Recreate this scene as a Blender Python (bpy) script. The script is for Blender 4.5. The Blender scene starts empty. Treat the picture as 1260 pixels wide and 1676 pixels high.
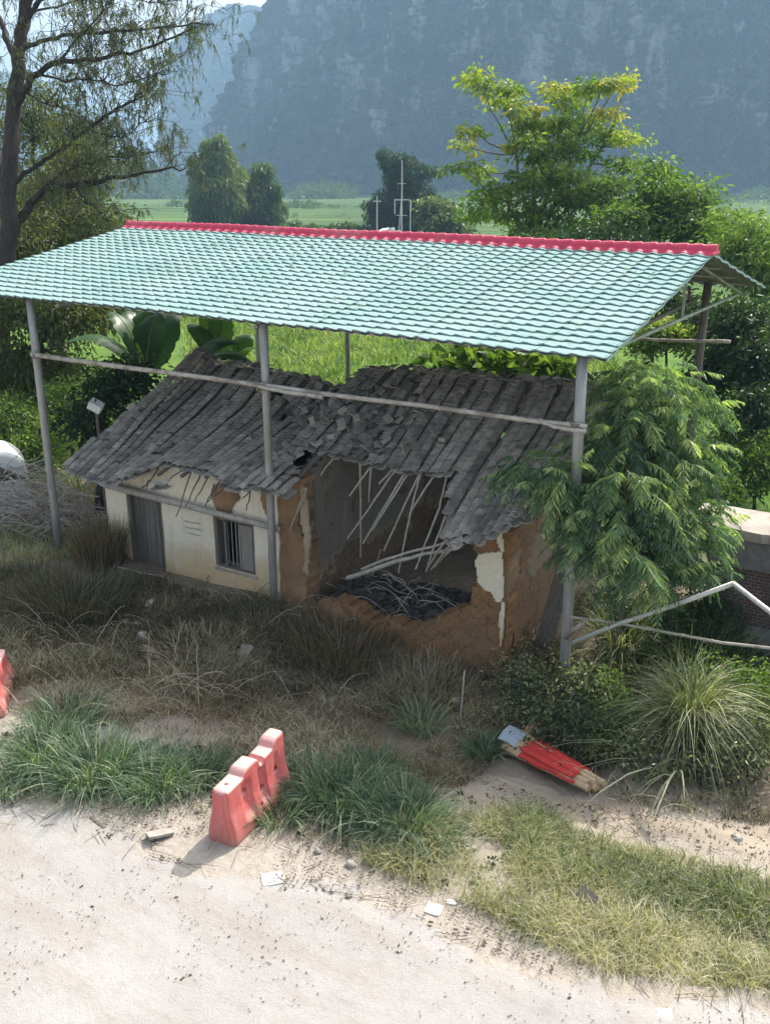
import bpy, math, random
import numpy as np
from mathutils import Vector
R = random.Random(7)
rng = np.random.default_rng(11)
sc = bpy.context.scene
COL = sc.collection

# ------------------------------------------------------------------ camera
PITCH = math.radians(19.1); YAW = math.radians(31.1); CAMZ = 7.7
FPX = 1550.0
cd = bpy.data.cameras.new('camera'); cam = bpy.data.objects.new('camera', cd); COL.objects.link(cam)
cd.sensor_fit = 'HORIZONTAL'; cd.sensor_width = 36; cd.lens = 36*FPX/1260
cd.clip_end = 12000; cd.clip_start = 0.1
cam.location = (0, 0, CAMZ); cam.rotation_euler = (math.pi/2-PITCH, 0, YAW)
sc.camera = cam
# ------------------------------------------------------------------ world, sun, exposure
SUN_EL = math.radians(45); SUN_AZ = math.radians(5.5)
w = bpy.data.worlds.new('World'); sc.world = w; w.use_nodes = True
nt = w.node_tree; bg = nt.nodes['Background']
sky = nt.nodes.new('ShaderNodeTexSky'); sky.sky_type = 'NISHITA'; sky.sun_disc = False
sky.sun_elevation = SUN_EL; sky.sun_rotation = SUN_AZ; sky.dust_density = 5.0; sky.air_density = 1.0; sky.ozone_density = 0.6
hs = nt.nodes.new('ShaderNodeHueSaturation'); hs.inputs['Saturation'].default_value = 0.45   # milky summer sky
nt.links.new(sky.outputs[0], hs.inputs['Color']); nt.links.new(hs.outputs[0], bg.inputs[0]); bg.inputs[1].default_value = 0.15
sl = bpy.data.lights.new('sun', 'SUN'); sun = bpy.data.objects.new('sun', sl); COL.objects.link(sun)
sl.energy = 3.1; sl.angle = math.radians(0.6); sl.color = (1.0, 0.94, 0.84)
sd = Vector((math.sin(SUN_AZ)*math.cos(SUN_EL), math.cos(SUN_AZ)*math.cos(SUN_EL), math.sin(SUN_EL)))
sun.rotation_euler = (-sd).to_track_quat('-Z', 'Y').to_euler()
sc.view_settings.view_transform = 'Standard'; sc.view_settings.look = 'None'
sc.view_settings.exposure = 1.2; sc.view_settings.gamma = 1.0

# ------------------------------------------------------------------ survey helpers: where a sight line meets a plane of the place
FW = np.array([-math.sin(YAW)*math.cos(PITCH), math.cos(YAW)*math.cos(PITCH), -math.sin(PITCH)])
RT = np.array([math.cos(YAW), math.sin(YAW), 0.0]); UP = np.cross(RT, FW); EYE = np.array([0, 0, CAMZ])
HF = np.array([-math.sin(YAW), math.cos(YAW), 0.0])
def ray(px, py): return FW + RT*(px-630)/FPX + UP*(838-py)/FPX
def PZ(px, py, z=0.0): r = ray(px, py); return EYE + r*((z-CAMZ)/r[2])
def PY(px, py, y): r = ray(px, py); return EYE + r*(y/r[1])
def PX(px, py, x): r = ray(px, py); return EYE + r*(x/r[0])
def PD(px, py, d): return EYE + ray(px, py)*d

# ------------------------------------------------------------------ numpy value noise
def _h(i, j, k):
    n = (i*374761393 + j*668265263 + k*2147483647*3 + 1013904223).astype(np.int64)
    n = (n ^ (n >> 13)) * 1274126177
    n = n & 0x7fffffff
    n = (n ^ (n >> 16)) & 0xffff
    return n/65535.0
def vnoise(x, y, z=None):
    x = np.asarray(x, float); y = np.asarray(y, float)
    z = np.zeros_like(x) if z is None else np.asarray(z, float)
    i = np.floor(x).astype(np.int64); j = np.floor(y).astype(np.int64); k = np.floor(z).astype(np.int64)
    fx = x-i; fy = y-j; fz = z-k
    fx = fx*fx*(3-2*fx); fy = fy*fy*(3-2*fy); fz = fz*fz*(3-2*fz)
    def L(a, b, t): return a+(b-a)*t
    return L(L(L(_h(i, j, k), _h(i+1, j, k), fx), L(_h(i, j+1, k), _h(i+1, j+1, k), fx), fy),
             L(L(_h(i, j, k+1), _h(i+1, j, k+1), fx), L(_h(i, j+1, k+1), _h(i+1, j+1, k+1), fx), fy), fz)*2-1
def fbm(x, y, z=None, o=4):
    s = 0; a = 1.0; f = 1.0
    for _ in range(o):
        s = s + a*vnoise(np.asarray(x)*f+17.3*_, np.asarray(y)*f-9.1*_, None if z is None else np.asarray(z)*f+3.7*_)
        a *= 0.5; f *= 2.03
    return s
def sstep(a, b, x):
    t = np.clip((np.asarray(x, float)-a)/(b-a), 0, 1); return t*t*(3-2*t)

def hz(x, y):
    """height of the ground"""
    x = np.asarray(x, float); y = np.asarray(y, float)
    h = 0.22*(1-sstep(7.6, 10.5, y+0.12*(x+6)))
    right = sstep(-10.5, -8.0, x)
    h = h - 0.42*right*sstep(8.8, 11.5, y)*(1-sstep(13.6, 15.0, y))*(1-sstep(-3.8, -2.6, x))
    pathm = sstep(-5.0, -3.6, x)*sstep(9.0, 9.6, y)*(1-sstep(11.3, 12.6, y))
    h = h + 0.08*pathm
    rough = 0.05*fbm(x*0.9, y*0.9, o=4)*sstep(6.2, 8.5, y) + 0.006*fbm(x*2.5, y*2.5)
    h = h + rough*(1-0.5*sstep(60, 100, y))
    far = sstep(40, 120, np.hypot(x, y))
    h = h + far*1.2*fbm(x*0.008, y*0.008, o=2)*0.5
    return h
def G(px, py):
    z = 0.0
    for _ in range(8):
        p = PZ(px, py, z); z = float(hz(p[0], p[1]))
    p[2] = z; return p
def on(x, y, dz=0.0): return np.array([x, y, float(hz(x, y))+dz])

# ------------------------------------------------------------------ mesh builder
class MB:
    def __init__(s): s.V = []; s.F = []; s.T = []; s.M = []; s.n = 0
    def add(s, V, F, t=0.5, m=0):
        V = np.asarray(V, float).reshape(-1, 3)
        if isinstance(F, np.ndarray): s.F.append(F+s.n); s.M.append(np.full(len(F), m, np.int32))
        else:
            by = {}
            for f in F: by.setdefault(len(f), []).append(f)
            for k, fl in by.items():
                a = np.array(fl, np.int64)+s.n; s.F.append(a); s.M.append(np.full(len(a), m, np.int32))
        s.V.append(V); s.T.append(np.broadcast_to(np.asarray(t, float), (len(V),)).copy()); s.n += len(V)
    def box(s, c, size, rz=0.0, t=0.5, m=0, tilt=None):
        c = np.asarray(c, float); h = np.asarray(size, float)/2
        P = np.array([[a, b, d] for a in (-1, 1) for b in (-1, 1) for d in (-1, 1)])*h
        if tilt:
            ax, ay = tilt
            P = P @ np.array([[1, 0, 0], [0, math.cos(ax), math.sin(ax)], [0, -math.sin(ax), math.cos(ax)]])
            P = P @ np.array([[math.cos(ay), 0, -math.sin(ay)], [0, 1, 0], [math.sin(ay), 0, math.cos(ay)]])
        cz, sz = math.cos(rz), math.sin(rz)
        P = P @ np.array([[cz, sz, 0], [-sz, cz, 0], [0, 0, 1]])
        s.add(P+c, [(0, 1, 3, 2), (4, 6, 7, 5), (0, 4, 5, 1), (2, 3, 7, 6), (0, 2, 6, 4), (1, 5, 7, 3)], t, m)
    def beam(s, a, b, wx, wz, t=0.5, m=0):
        """square bar from a to b"""
        s.tube([a, b], [max(wx, wz)*0.7]*2, 4, t, m, squash=wz/wx)
    def tube(s, path, rad, n=6, t=0.5, m=0, cap=True, squash=1.0):
        P = np.asarray(path, float); k = len(P)
        rad = np.broadcast_to(np.asarray(rad, float), (k,))
        T = np.gradient(P, axis=0); T /= np.linalg.norm(T, axis=1)[:, None]+1e-9
        ref = np.array([0, 0, 1.0]) if abs(T[0][2]) < 0.9 else np.array([1.0, 0, 0])
        A = np.cross(T, ref); A /= np.linalg.norm(A, axis=1)[:, None]+1e-9
        B = np.cross(T, A)
        an = np.arange(n)*2*math.pi/n + (math.pi/4 if n == 4 else 0)
        V = P[:, None, :] + rad[:, None, None]*(np.cos(an)[None, :, None]*A[:, None, :] + squash*np.sin(an)[None, :, None]*B[:, None, :])
        V = V.reshape(-1, 3)
        i = np.arange(k-1)[:, None]*n; j = np.arange(n)[None, :]; j2 = (j+1) % n
        F = np.stack([i+j, i+j2, i+n+j2, i+n+j], -1).reshape(-1, 4)
        s.add(V, F, t, m)
        if cap and n > 2:
            b = s.n-len(V)
            s.F.append(np.array([[b+q for q in range(n)][::-1]])); s.M.append(np.array([m], np.int32))
            s.F.append(np.array([[b+(k-1)*n+q for q in range(n)]])); s.M.append(np.array([m], np.int32))
    def grid(s, V2, t=0.5, m=0):
        V2 = np.asarray(V2, float); a, b = V2.shape[:2]
        i = np.arange(a-1)[:, None]*b; j = np.arange(b-1)[None, :]
        F = np.stack([i+j, i+j+1, i+b+j+1, i+b+j], -1).reshape(-1, 4)
        s.add(V2.reshape(-1, 3), F, t, m)
    def build(s, name, mat, parent=None, origin=None, smooth=False):
        if parent is not None: origin = ORG[parent]
        if origin is None: origin = (0, 0, 0)
        V = np.concatenate(s.V) - np.asarray(origin, float)
        me = bpy.data.meshes.new(name)
        me.vertices.add(len(V)); me.vertices.foreach_set('co', V.astype(np.float32).ravel())
        tot = np.concatenate([np.full(len(f), f.shape[1]) for f in s.F])
        li = np.concatenate([f.ravel() for f in s.F])
        st = np.concatenate([[0], np.cumsum(tot)[:-1]])
        me.loops.add(len(li)); me.loops.foreach_set('vertex_index', li.astype(np.int32))
        me.polygons.add(len(tot)); me.polygons.foreach_set('loop_start', st.astype(np.int32))
        me.polygons.foreach_set('material_index', np.concatenate(s.M))
        me.polygons.foreach_set('use_smooth', np.full(len(tot), smooth))
        at = me.attributes.new('tint', 'FLOAT', 'POINT'); at.data.foreach_set('value', np.concatenate(s.T).astype(np.float32))
        me.update(calc_edges=True)
        for mm in (mat if isinstance(mat, (list, tuple)) else [mat]): me.materials.append(mm)
        o = bpy.data.objects.new(name, me); COL.objects.link(o)
        if parent is not None: o.parent = parent; ORG[o] = ORG[parent]
        else: o.location = origin; ORG[o] = tuple(origin)
        return o
ORG = {}
def tag(o, label, cat, group=None, kind=None):
    if label: o['label'] = label
    if cat: o['category'] = cat
    if group: o['group'] = group
    if kind: o['kind'] = kind
    return o
def thing(name, label, cat, loc, group=None):
    o = bpy.data.objects.new(name, None); COL.objects.link(o); o.location = loc; ORG[o] = tuple(loc)
    o.empty_display_size = 0.2
    return tag(o, label, cat, group)
def struct(o): o['kind'] = 'structure'; return o
def rnd(n, a=0.0, b=1.0): return rng.uniform(a, b, n)
def unit(v): return v/(np.linalg.norm(v, axis=-1, keepdims=True)+1e-9)

def leaves(mb, C, D, L, W, t, fold=0.25):
    """C base points, D directions; one folded rhombus per leaf"""
    n = len(C); D = unit(D); S = unit(np.cross(D, rng.normal(size=(n, 3)))); N = np.cross(S, D)
    L = np.broadcast_to(L, (n,))[:, None]; W = np.broadcast_to(W, (n,))[:, None]
    m = C + D*L*0.45
    V = np.stack([C, m+S*W*0.5+N*W*fold, C+D*L-np.array([0, 0, 1])*L*0.12, m-S*W*0.5+N*W*fold], 1).reshape(-1, 3)
    i = np.arange(n)[:, None]*4
    F = np.concatenate([i+np.array([[0, 1, 2]]), i+np.array([[0, 2, 3]])])
    mb.add(V, F, np.repeat(np.broadcast_to(t, (n,)), 4))
def blades(mb, C, H, lean, W, t, seg=4, curl=1.0):
    """arching grass blades: base C, length H, lean (n,2) horizontal reach as a share of length"""
    n = len(C); H = np.broadcast_to(H, (n,)); W = np.broadcast_to(W, (n,))
    lean = np.asarray(lean); lm = np.linalg.norm(lean, axis=1)
    dirh = lean/(lm[:, None]+1e-6); a = rnd(n, 0, 6.28)
    side = np.stack([-np.sin(a), np.cos(a), 0*a], 1)
    P = []
    for k in range(seg+1):
        u = k/seg
        ho = lm*H*(u**1.6); up = H*(u-np.clip(lm, 0, 1.3)*0.62*curl*u**2.4)
        c = C + np.stack([dirh[:, 0]*ho, dirh[:, 1]*ho, up], 1)
        ww = (W*(1-u**2.2)*0.5+0.0004)[:, None]
        P.append(c-side*ww); P.append(c+side*ww)
    V = np.stack(P, 1); m = 2*(seg+1)
    i = np.arange(n)[:, None]*m
    F = np.concatenate([i+np.array([[2*k, 2*k+1, 2*k+3, 2*k+2]]) for k in range(seg)])
    tt = np.broadcast_to(t, (n,))
    mb.add(V.reshape(-1, 3), F, np.repeat(tt, m))
def fronds(mb, B, D, L, droop, pairs, ll, lw, t):
    """pinnate compound leaves: stalk from B along D, leaflets in pairs hanging from it"""
    D = unit(D); n = len(B); L = np.broadcast_to(L, (n,)); droop = np.broadcast_to(droop, (n,)); t = np.broadcast_to(t, (n,))
    S = unit(np.cross(D, np.array([0, 0, 1.0]))); dz = np.array([0, 0, -1.0])
    for k in range(pairs):
        u = 0.12+0.88*k/(pairs-1)
        p = B + D*(L*u)[:, None] + dz*(droop*L*u*u)[:, None]
        tang = unit(D + dz*(2*droop*u)[:, None])
        sz = ll*(0.55+0.9*math.sin(math.pi*min(1, u*0.85+0.12)))
        for sg in (-1, 1):
            dd = unit(S*sg*0.8+tang*0.55+dz*0.5+rng.normal(size=(n, 3))*0.14)
            leaves(mb, p, dd, sz*rnd(n, .8, 1.15), lw*rnd(n, .8, 1.2), np.clip(t+rnd(n, -.28, .34), 0, 1))
    P = []
    for u in (0, .5, 1.0):
        c = B + D*(L*u)[:, None] + dz*(droop*L*u*u)[:, None]; P += [c-S*0.004, c+S*0.004]
    V = np.stack(P, 1).reshape(-1, 3); i = np.arange(n)[:, None]*6
    mb.add(V, np.concatenate([i+np.array([[0, 1, 3, 2]]), i+np.array([[2, 3, 5, 4]])]), np.repeat(t, 6))
def inpoly(x, y, poly):
    x = np.asarray(x); y = np.asarray(y); c = np.zeros(x.shape, bool); n = len(poly)
    for i in range(n):
        x1, y1 = poly[i][:2]; x2, y2 = poly[(i+1) % n][:2]
        c ^= ((y1 > y) != (y2 > y)) & (x < (x2-x1)*(y-y1)/(y2-y1+1e-12)+x1)
    return c
def scatter(poly, dens):
    xs = [p[0] for p in poly]; ys = [p[1] for p in poly]
    n = int((max(xs)-min(xs))*(max(ys)-min(ys))*dens)
    x = rnd(n, min(xs), max(xs)); y = rnd(n, min(ys), max(ys)); k = inpoly(x, y, poly); x = x[k]; y = y[k]
    return np.stack([x, y, hz(x, y)], 1)
def gpoly(*px): return [tuple(G(a, b)[:2]) for a, b in px]

# ------------------------------------------------------------------ materials
def newmat(name):
    m = bpy.data.materials.new(name); m.use_nodes = True
    return m, m.node_tree.nodes, m.node_tree.links, m.node_tree.nodes['Principled BSDF']
def ramp(N, L, fac, stops):
    r = N.new('ShaderNodeValToRGB'); e = r.color_ramp.elements
    while len(e) < len(stops): e.new(0.5)
    for q, (p, c) in zip(e, stops): q.position = p; q.color = (*c, 1)
    L.new(fac, r.inputs[0]); return r.outputs[0]
def noise(N, L, co, scale, detail=5, rough=0.6, dist=0.0):
    n = N.new('ShaderNodeTexNoise'); n.inputs['Scale'].default_value = scale; n.inputs['Detail'].default_value = detail
    n.inputs['Roughness'].default_value = rough; n.inputs['Distortion'].default_value = dist
    if co is not None: L.new(co, n.inputs['Vector'])
    return n.outputs['Fac']
def mixc(N, L, f, a, b, mode='MIX'):
    m = N.new('ShaderNodeMix'); m.data_type = 'RGBA'; m.blend_type = mode
    for k, v in ((0, f), (6, a), (7, b)):
        if isinstance(v, (int, float)): m.inputs[k].default_value = v
        elif isinstance(v, tuple): m.inputs[k].default_value = (*v, 1)
        else: L.new(v, m.inputs[k])
    return m.outputs[2]
def mth(N, L, op, a, b=None, c=None, clamp=False):
    m = N.new('ShaderNodeMath'); m.operation = op; m.use_clamp = clamp
    for k, v in enumerate((a, b, c)):
        if v is None: continue
        if isinstance(v, (int, float)): m.inputs[k].default_value = v
        else: L.new(v, m.inputs[k])
    return m.outputs[0]
def mrange(N, L, v, a, b, c=0.0, d=1.0):
    m = N.new('ShaderNodeMapRange'); L.new(v, m.inputs[0])
    for k, q in zip((1, 2, 3, 4), (a, b, c, d)): m.inputs[k].default_value = q
    return m.outputs[0]
def bump(N, L, h, strength, dist, bs):
    b = N.new('ShaderNodeBump'); b.inputs['Strength'].default_value = strength; b.inputs['Distance'].default_value = dist
    L.new(h, b.inputs['Height']); L.new(b.outputs[0], bs.inputs['Normal'])
def geo(N): return N.new('ShaderNodeNewGeometry').outputs['Position']
def mapping(N, L, co, scale=(1, 1, 1), rot=(0, 0, 0)):
    m = N.new('ShaderNodeMapping'); L.new(co, m.inputs[0]); m.inputs['Scale'].default_value = scale; m.inputs['Rotation'].default_value = rot
    return m.outputs[0]
def sepz(N, L, co):
    s = N.new('ShaderNodeSeparateXYZ'); L.new(co, s.inputs[0]); return s.outputs
def pm(name, c1, c2, scale=8, rough=0.7, bs=0.3, bd=0.01, stretch=(1, 1, 1), metallic=0.0, c3=None, spec=0.4, tintv=0.0):
    m, N, L, B = newmat(name); co = mapping(N, L, geo(N), stretch)
    n = noise(N, L, co, scale, 6, 0.65)
    n2 = noise(N, L, co, scale*0.23, 3)
    c = mixc(N, L, mrange(N, L, n, 0.3, 0.7), c1, c2)
    if c3: c = mixc(N, L, mrange(N, L, n2, 0.52, 0.66), c, c3)
    if tintv:
        a = N.new('ShaderNodeAttribute'); a.attribute_name = 'tint'
        k = mrange(N, L, a.outputs['Fac'], 0, 1, 1-tintv, 1+tintv)
        cmb = N.new('ShaderNodeCombineXYZ'); [L.new(k, cmb.inputs[q]) for q in range(3)]
        c = mixc(N, L, 1.0, c, cmb.outputs[0], 'MULTIPLY')
    L.new(c, B.inputs['Base Color']); B.inputs['Roughness'].default_value = rough; B.inputs['Metallic'].default_value = metallic
    B.inputs['Specular IOR Level'].default_value = spec
    if bs: bump(N, L, n, bs, bd, B)
    return m
def leafmat(name, stops, trans=0.35, rough=0.5, spec=0.35):
    m, N, L, B = newmat(name)
    a = N.new('ShaderNodeAttribute'); a.attribute_name = 'tint'
    c = ramp(N, L, a.outputs['Fac'], stops)
    L.new(c, B.inputs['Base Color']); B.inputs['Roughness'].default_value = rough
    B.inputs['Specular IOR Level'].default_value = spec
    tr = N.new('ShaderNodeBsdfTranslucent'); g = mixc(N, L, 1.0, c, (1.5, 1.7, 0.6), 'MULTIPLY'); L.new(g, tr.inputs[0])
    mx = N.new('ShaderNodeMixShader'); mx.inputs[0].default_value = trans
    L.new(B.outputs[0], mx.inputs[1]); L.new(tr.outputs[0], mx.inputs[2])
    L.new(mx.outputs[0], N['Material Output'].inputs[0])
    return m

# foliage colours
M_olive = leafmat('olive_leaves', [(0, (.035, .05, .015)), (.5, (.09, .11, .03)), (1, (.17, .17, .06))], .35)
M_will = leafmat('narrow_leaves', [(0, (.05, .06, .035)), (.5, (.09, .11, .05)), (1, (.17, .17, .09))], .3)
M_dark = leafmat('dark_leaves', [(0, (.015, .035, .012)), (.5, (.035, .07, .02)), (1, (.08, .13, .04))], .3)
M_mid = leafmat('mid_leaves', [(0, (.025, .06, .015)), (.5, (.08, .14, .035)), (1, (.2, .28, .08))], .42, .5, .25)
M_yel = leafmat('yellow_green_leaves', [(0, (.05, .1, .02)), (.5, (.12, .19, .035)), (.85, (.24, .29, .05)), (1, (.36, .3, .08))], .45)
M_fern = leafmat('fern_leaves', [(0, (.04, .085, .05)), (.5, (.12, .2, .1)), (.85, (.19, .27, .13)), (1, (.36, .42, .18))], .4, .4, .4)
M_scrub = leafmat('scrub_leaves', [(0, (.02, .03, .015)), (.5, (.07, .09, .045)), (.8, (.15, .18, .09)), (1, (.34, .36, .2))], .3, .45, .5)
M_bam = leafmat('bamboo_leaves', [(0, (.03, .06, .02)), (.5, (.07, .11, .035)), (1, (.14, .18, .06))], .35)
M_grass = leafmat('green_grass', [(0, (.05, .085, .03)), (.5, (.12, .17, .07)), (.85, (.24, .28, .12)), (1, (.45, .42, .27))], .35)
M_blue = leafmat('blue_green_grass', [(0, (.04, .08, .045)), (.5, (.1, .165, .095)), (.8, (.2, .27, .17)), (1, (.5, .5, .38))], .3)
M_lawn = leafmat('sparse_grass', [(0, (.11, .13, .06)), (.4, (.21, .225, .11)), (.7, (.36, .33, .2)), (1, (.5, .45, .32))], .35)
M_fgrass = leafmat('field_grass', [(0, (.045, .09, .02)), (.5, (.115, .18, .045)), (.85, (.22, .28, .09)), (1, (.38, .37, .18))], .4)
M_dry = leafmat('dry_weeds', [(0, (.075, .05, .03)), (.45, (.2, .145, .085)), (.8, (.4, .33, .23)), (1, (.6, .55, .44))], .2, .8)
M_weed = leafmat('dark_weeds', [(0, (.03, .035, .018)), (.45, (.095, .09, .05)), (.75, (.23, .195, .125)), (1, (.52, .47, .36))], .25, .7)
M_reed = leafmat('reed_blades', [(0, (.06, .09, .03)), (.5, (.17, .2, .09)), (.85, (.34, .34, .19)), (1, (.5, .48, .34))], .3, .6)
M_banana = leafmat('banana_leaves', [(0, (.03, .075, .03)), (.5, (.06, .14, .05)), (1, (.2, .32, .05))], .38, .4, .5)
M_bark = pm('bark', (.018, .014, .011), (.055, .045, .036), 14, .9, .6, .03, (1, 1, .25))
M_bark2 = pm('pale_bark', (.09, .08, .06), (.2, .18, .14), 14, .9, .5, .02, (1, 1, .25))
M_steel = pm('galvanised_steel', (.27, .27, .255), (.4, .395, .37), 9, .5, .1, .003, (1, 1, .3), .35, (.27, .25, .22))
M_bamboo = pm('weathered_bamboo', (.3, .27, .22), (.5, .46, .4), 12, .7, .3, .004, (1, 1, 1), 0, (.24, .2, .16))
M_paleb = pm('bleached_wood', (.28, .255, .21), (.54, .5, .43), 15, .8, .3, .004)
M_wood = pm('grey_wood', (.1, .085, .07), (.2, .175, .15), 10, .85, .5, .006, (3, 3, .25))
M_tile = pm('grey_clay_tiles', (.19, .172, .148), (.34, .31, .27), 7, .85, .35, .006, c3=(.21, .19, .17), tintv=.5)
M_tiled = pm('shade_darkened_tiles', (.03, .028, .026), (.09, .085, .08), 9, .9, .4, .006, tintv=.5)  # grey tiles darkened in colour for the shade inside the open room
def mat_bar():
    m, N, L, B = newmat('barrier_plastic'); p = geo(N); g = N.new('ShaderNodeNewGeometry'); nz = sepz(N, L, g.outputs['Normal'])[2]
    n1 = noise(N, L, p, 4, 6, .7); n2 = noise(N, L, p, 22, 6, .8); n3 = noise(N, L, mapping(N, L, p, (9, 9, 1.2)), 1.5, 6, .7)
    c = mixc(N, L, mrange(N, L, n1, .35, .65), (.55, .1, .09), (.6, .17, .155))
    c = mixc(N, L, mrange(N, L, n3, .5, .72, 0, .6), c, (.62, .31, .28))
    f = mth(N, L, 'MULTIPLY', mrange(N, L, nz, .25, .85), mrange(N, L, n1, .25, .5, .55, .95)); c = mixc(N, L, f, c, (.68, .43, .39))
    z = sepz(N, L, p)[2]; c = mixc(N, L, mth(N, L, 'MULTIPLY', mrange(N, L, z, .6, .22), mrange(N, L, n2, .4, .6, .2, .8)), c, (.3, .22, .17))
    c = mixc(N, L, mrange(N, L, n2, .66, .72, 0, .6), c, (.2, .1, .08))
    L.new(c, B.inputs['Base Color']); B.inputs['Roughness'].default_value = .6; B.inputs['Specular IOR Level'].default_value = .25; bump(N, L, n1, .3, .015, B)
    return m
M_bar = mat_bar()
M_white = pm('white_card', (.72, .71, .68), (.82, .81, .78), 12, .7, .1, .003)
M_tank = pm('white_plastic', (.75, .76, .76), (.8, .8, .8), 5, .5, .05, .003)
M_stone = pm('rubble_stone', (.28, .25, .22), (.45, .42, .37), 9, .9, .5, .02)
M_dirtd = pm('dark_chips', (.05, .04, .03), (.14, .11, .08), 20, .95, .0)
M_conc = pm('weathered_concrete', (.3, .26, .22), (.46, .4, .34), 3, .9, .4, .01, c3=(.2, .18, .16))
M_cdark = pm('stained_concrete', (.1, .1, .1), (.2, .19, .18), 4, .9, .4, .01)
M_red = pm('red_paper', (.55, .03, .03), (.7, .07, .05), 18, .7, .4, .004)
M_stake = pm('peeled_stakes', (.5, .33, .18), (.68, .52, .33), 20, .75, .3, .003)
M_card = pm('blue_grey_cardboard', (.38, .43, .5), (.5, .55, .6), 12, .7, .2, .003)
M_black = pm('dark_void', (.01, .01, .01), (.02, .02, .02), 3, 1, 0)
M_pipe = pm('pale_metal', (.45, .44, .42), (.6, .58, .54), 12, .5, .1, .003, metallic=.1)

def mat_ground():
    m, N, L, B = newmat('earth'); p = geo(N); s = sepz(N, L, p)
    n1 = noise(N, L, p, 0.9, 8, .7); n2 = noise(N, L, p, 9, 8, .75); n3 = noise(N, L, p, 60, 4, .7)
    soil = ramp(N, L, n1, [(.3, (.15, .115, .085)), (.5, (.27, .22, .165)), (.7, (.38, .32, .25))])
    soil = mixc(N, L, mrange(N, L, n2, .35, .65, 0, .55), soil, (.09, .07, .045))
    sand = ramp(N, L, n2, [(.3, (.38, .32, .26)), (.55, (.48, .43, .37)), (.75, (.55, .5, .45))])
    # bright bare strip near the road and the path; y decides
    yy = mth(N, L, 'ADD', s[1], mth(N, L, 'MULTIPLY', s[0], .13))
    yy = mth(N, L, 'ADD', yy, mth(N, L, 'MULTIPLY', mth(N, L, 'SUBTRACT', n1, .5), 1.6))
    near = mrange(N, L, yy, 8.4, 6.7)
    near2 = mth(N, L, 'MULTIPLY', mrange(N, L, s[0], -6.5, -4), mrange(N, L, mth(N, L, 'ADD', s[1], mth(N, L, 'MULTIPLY', mth(N, L, 'SUBTRACT', n2, .5), 1.5)), 11.6, 10.3))
    near = mth(N, L, 'MAXIMUM', near, mth(N, L, 'MULTIPLY', near2, .8))
    c = mixc(N, L, near, soil, sand)
    fieldn = noise(N, L, p, .35, 6, .6)
    green = ramp(N, L, fieldn, [(.3, (.05, .1, .02)), (.5, (.09, .17, .03)), (.7, (.15, .22, .05))])
    back = mrange(N, L, s[1], 18.5, 21.5)
    c = mixc(N, L, back, c, green)
    far = mrange(N, L, s[1], 50, 90)
    co = mapping(N, L, p, (1, 1, 1), (0, 0, -YAW)); co = mapping(N, L, co, (.004, .045, 1))
    fb = noise(N, L, co, 1.0, 5, .6, .4)
    fields = ramp(N, L, fb, [(.3, (.04, .085, .03)), (.42, (.08, .15, .045)), (.47, (.025, .045, .02)), (.51, (.1, .18, .05)), (.58, (.03, .05, .02)), (.62, (.13, .21, .06)), (.75, (.17, .25, .08))])
    c = mixc(N, L, far, c, fields)
    L.new(c, B.inputs['Base Color']); B.inputs['Roughness'].default_value = 1; B.inputs['Specular IOR Level'].default_value = .1
    h = mth(N, L, 'ADD', n2, mth(N, L, 'MULTIPLY', n3, .4)); bump(N, L, h, .8, .05, B)
    return m
def mat_road(name, a, b, c3):
    m, N, L, B = newmat(name); p = geo(N)
    n1 = noise(N, L, p, .7, 8, .65); n2 = noise(N, L, p, 5, 9, .8); n3 = noise(N, L, p, 38, 6, .8); n4 = noise(N, L, mapping(N, L, p, (.5, 2.4, 1), (0, 0, .12)), 1.1, 7, .7)
    c = mixc(N, L, mrange(N, L, n1, .35, .65), a, b)
    c = mixc(N, L, mrange(N, L, n4, .46, .66, 0, .7), c, c3)
    c = mixc(N, L, mrange(N, L, n2, .5, .78, 0, .7), c, tuple(v*.8 for v in c3))
    c = mixc(N, L, mrange(N, L, n3, .63, .7, 0, .4), c, (.25, .21, .18))
    c = mixc(N, L, mrange(N, L, n3, .4, .3, 0, .5), c, (.5, .47, .44))
    L.new(c, B.inputs['Base Color']); B.inputs['Roughness'].default_value = .95; B.inputs['Specular IOR Level'].default_value = .15
    h = mth(N, L, 'ADD', n2, mth(N, L, 'MULTIPLY', n3, .6)); bump(N, L, h, .9, .025, B)
    return m
M_ground = mat_ground()
M_road = mat_road('pale_concrete_road', (.375, .352, .335), (.425, .405, .385), (.345, .305, .265))
M_path = mat_road('dry_mud_path', (.38, .32, .25), (.46, .395, .315), (.28, .225, .17))
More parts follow.
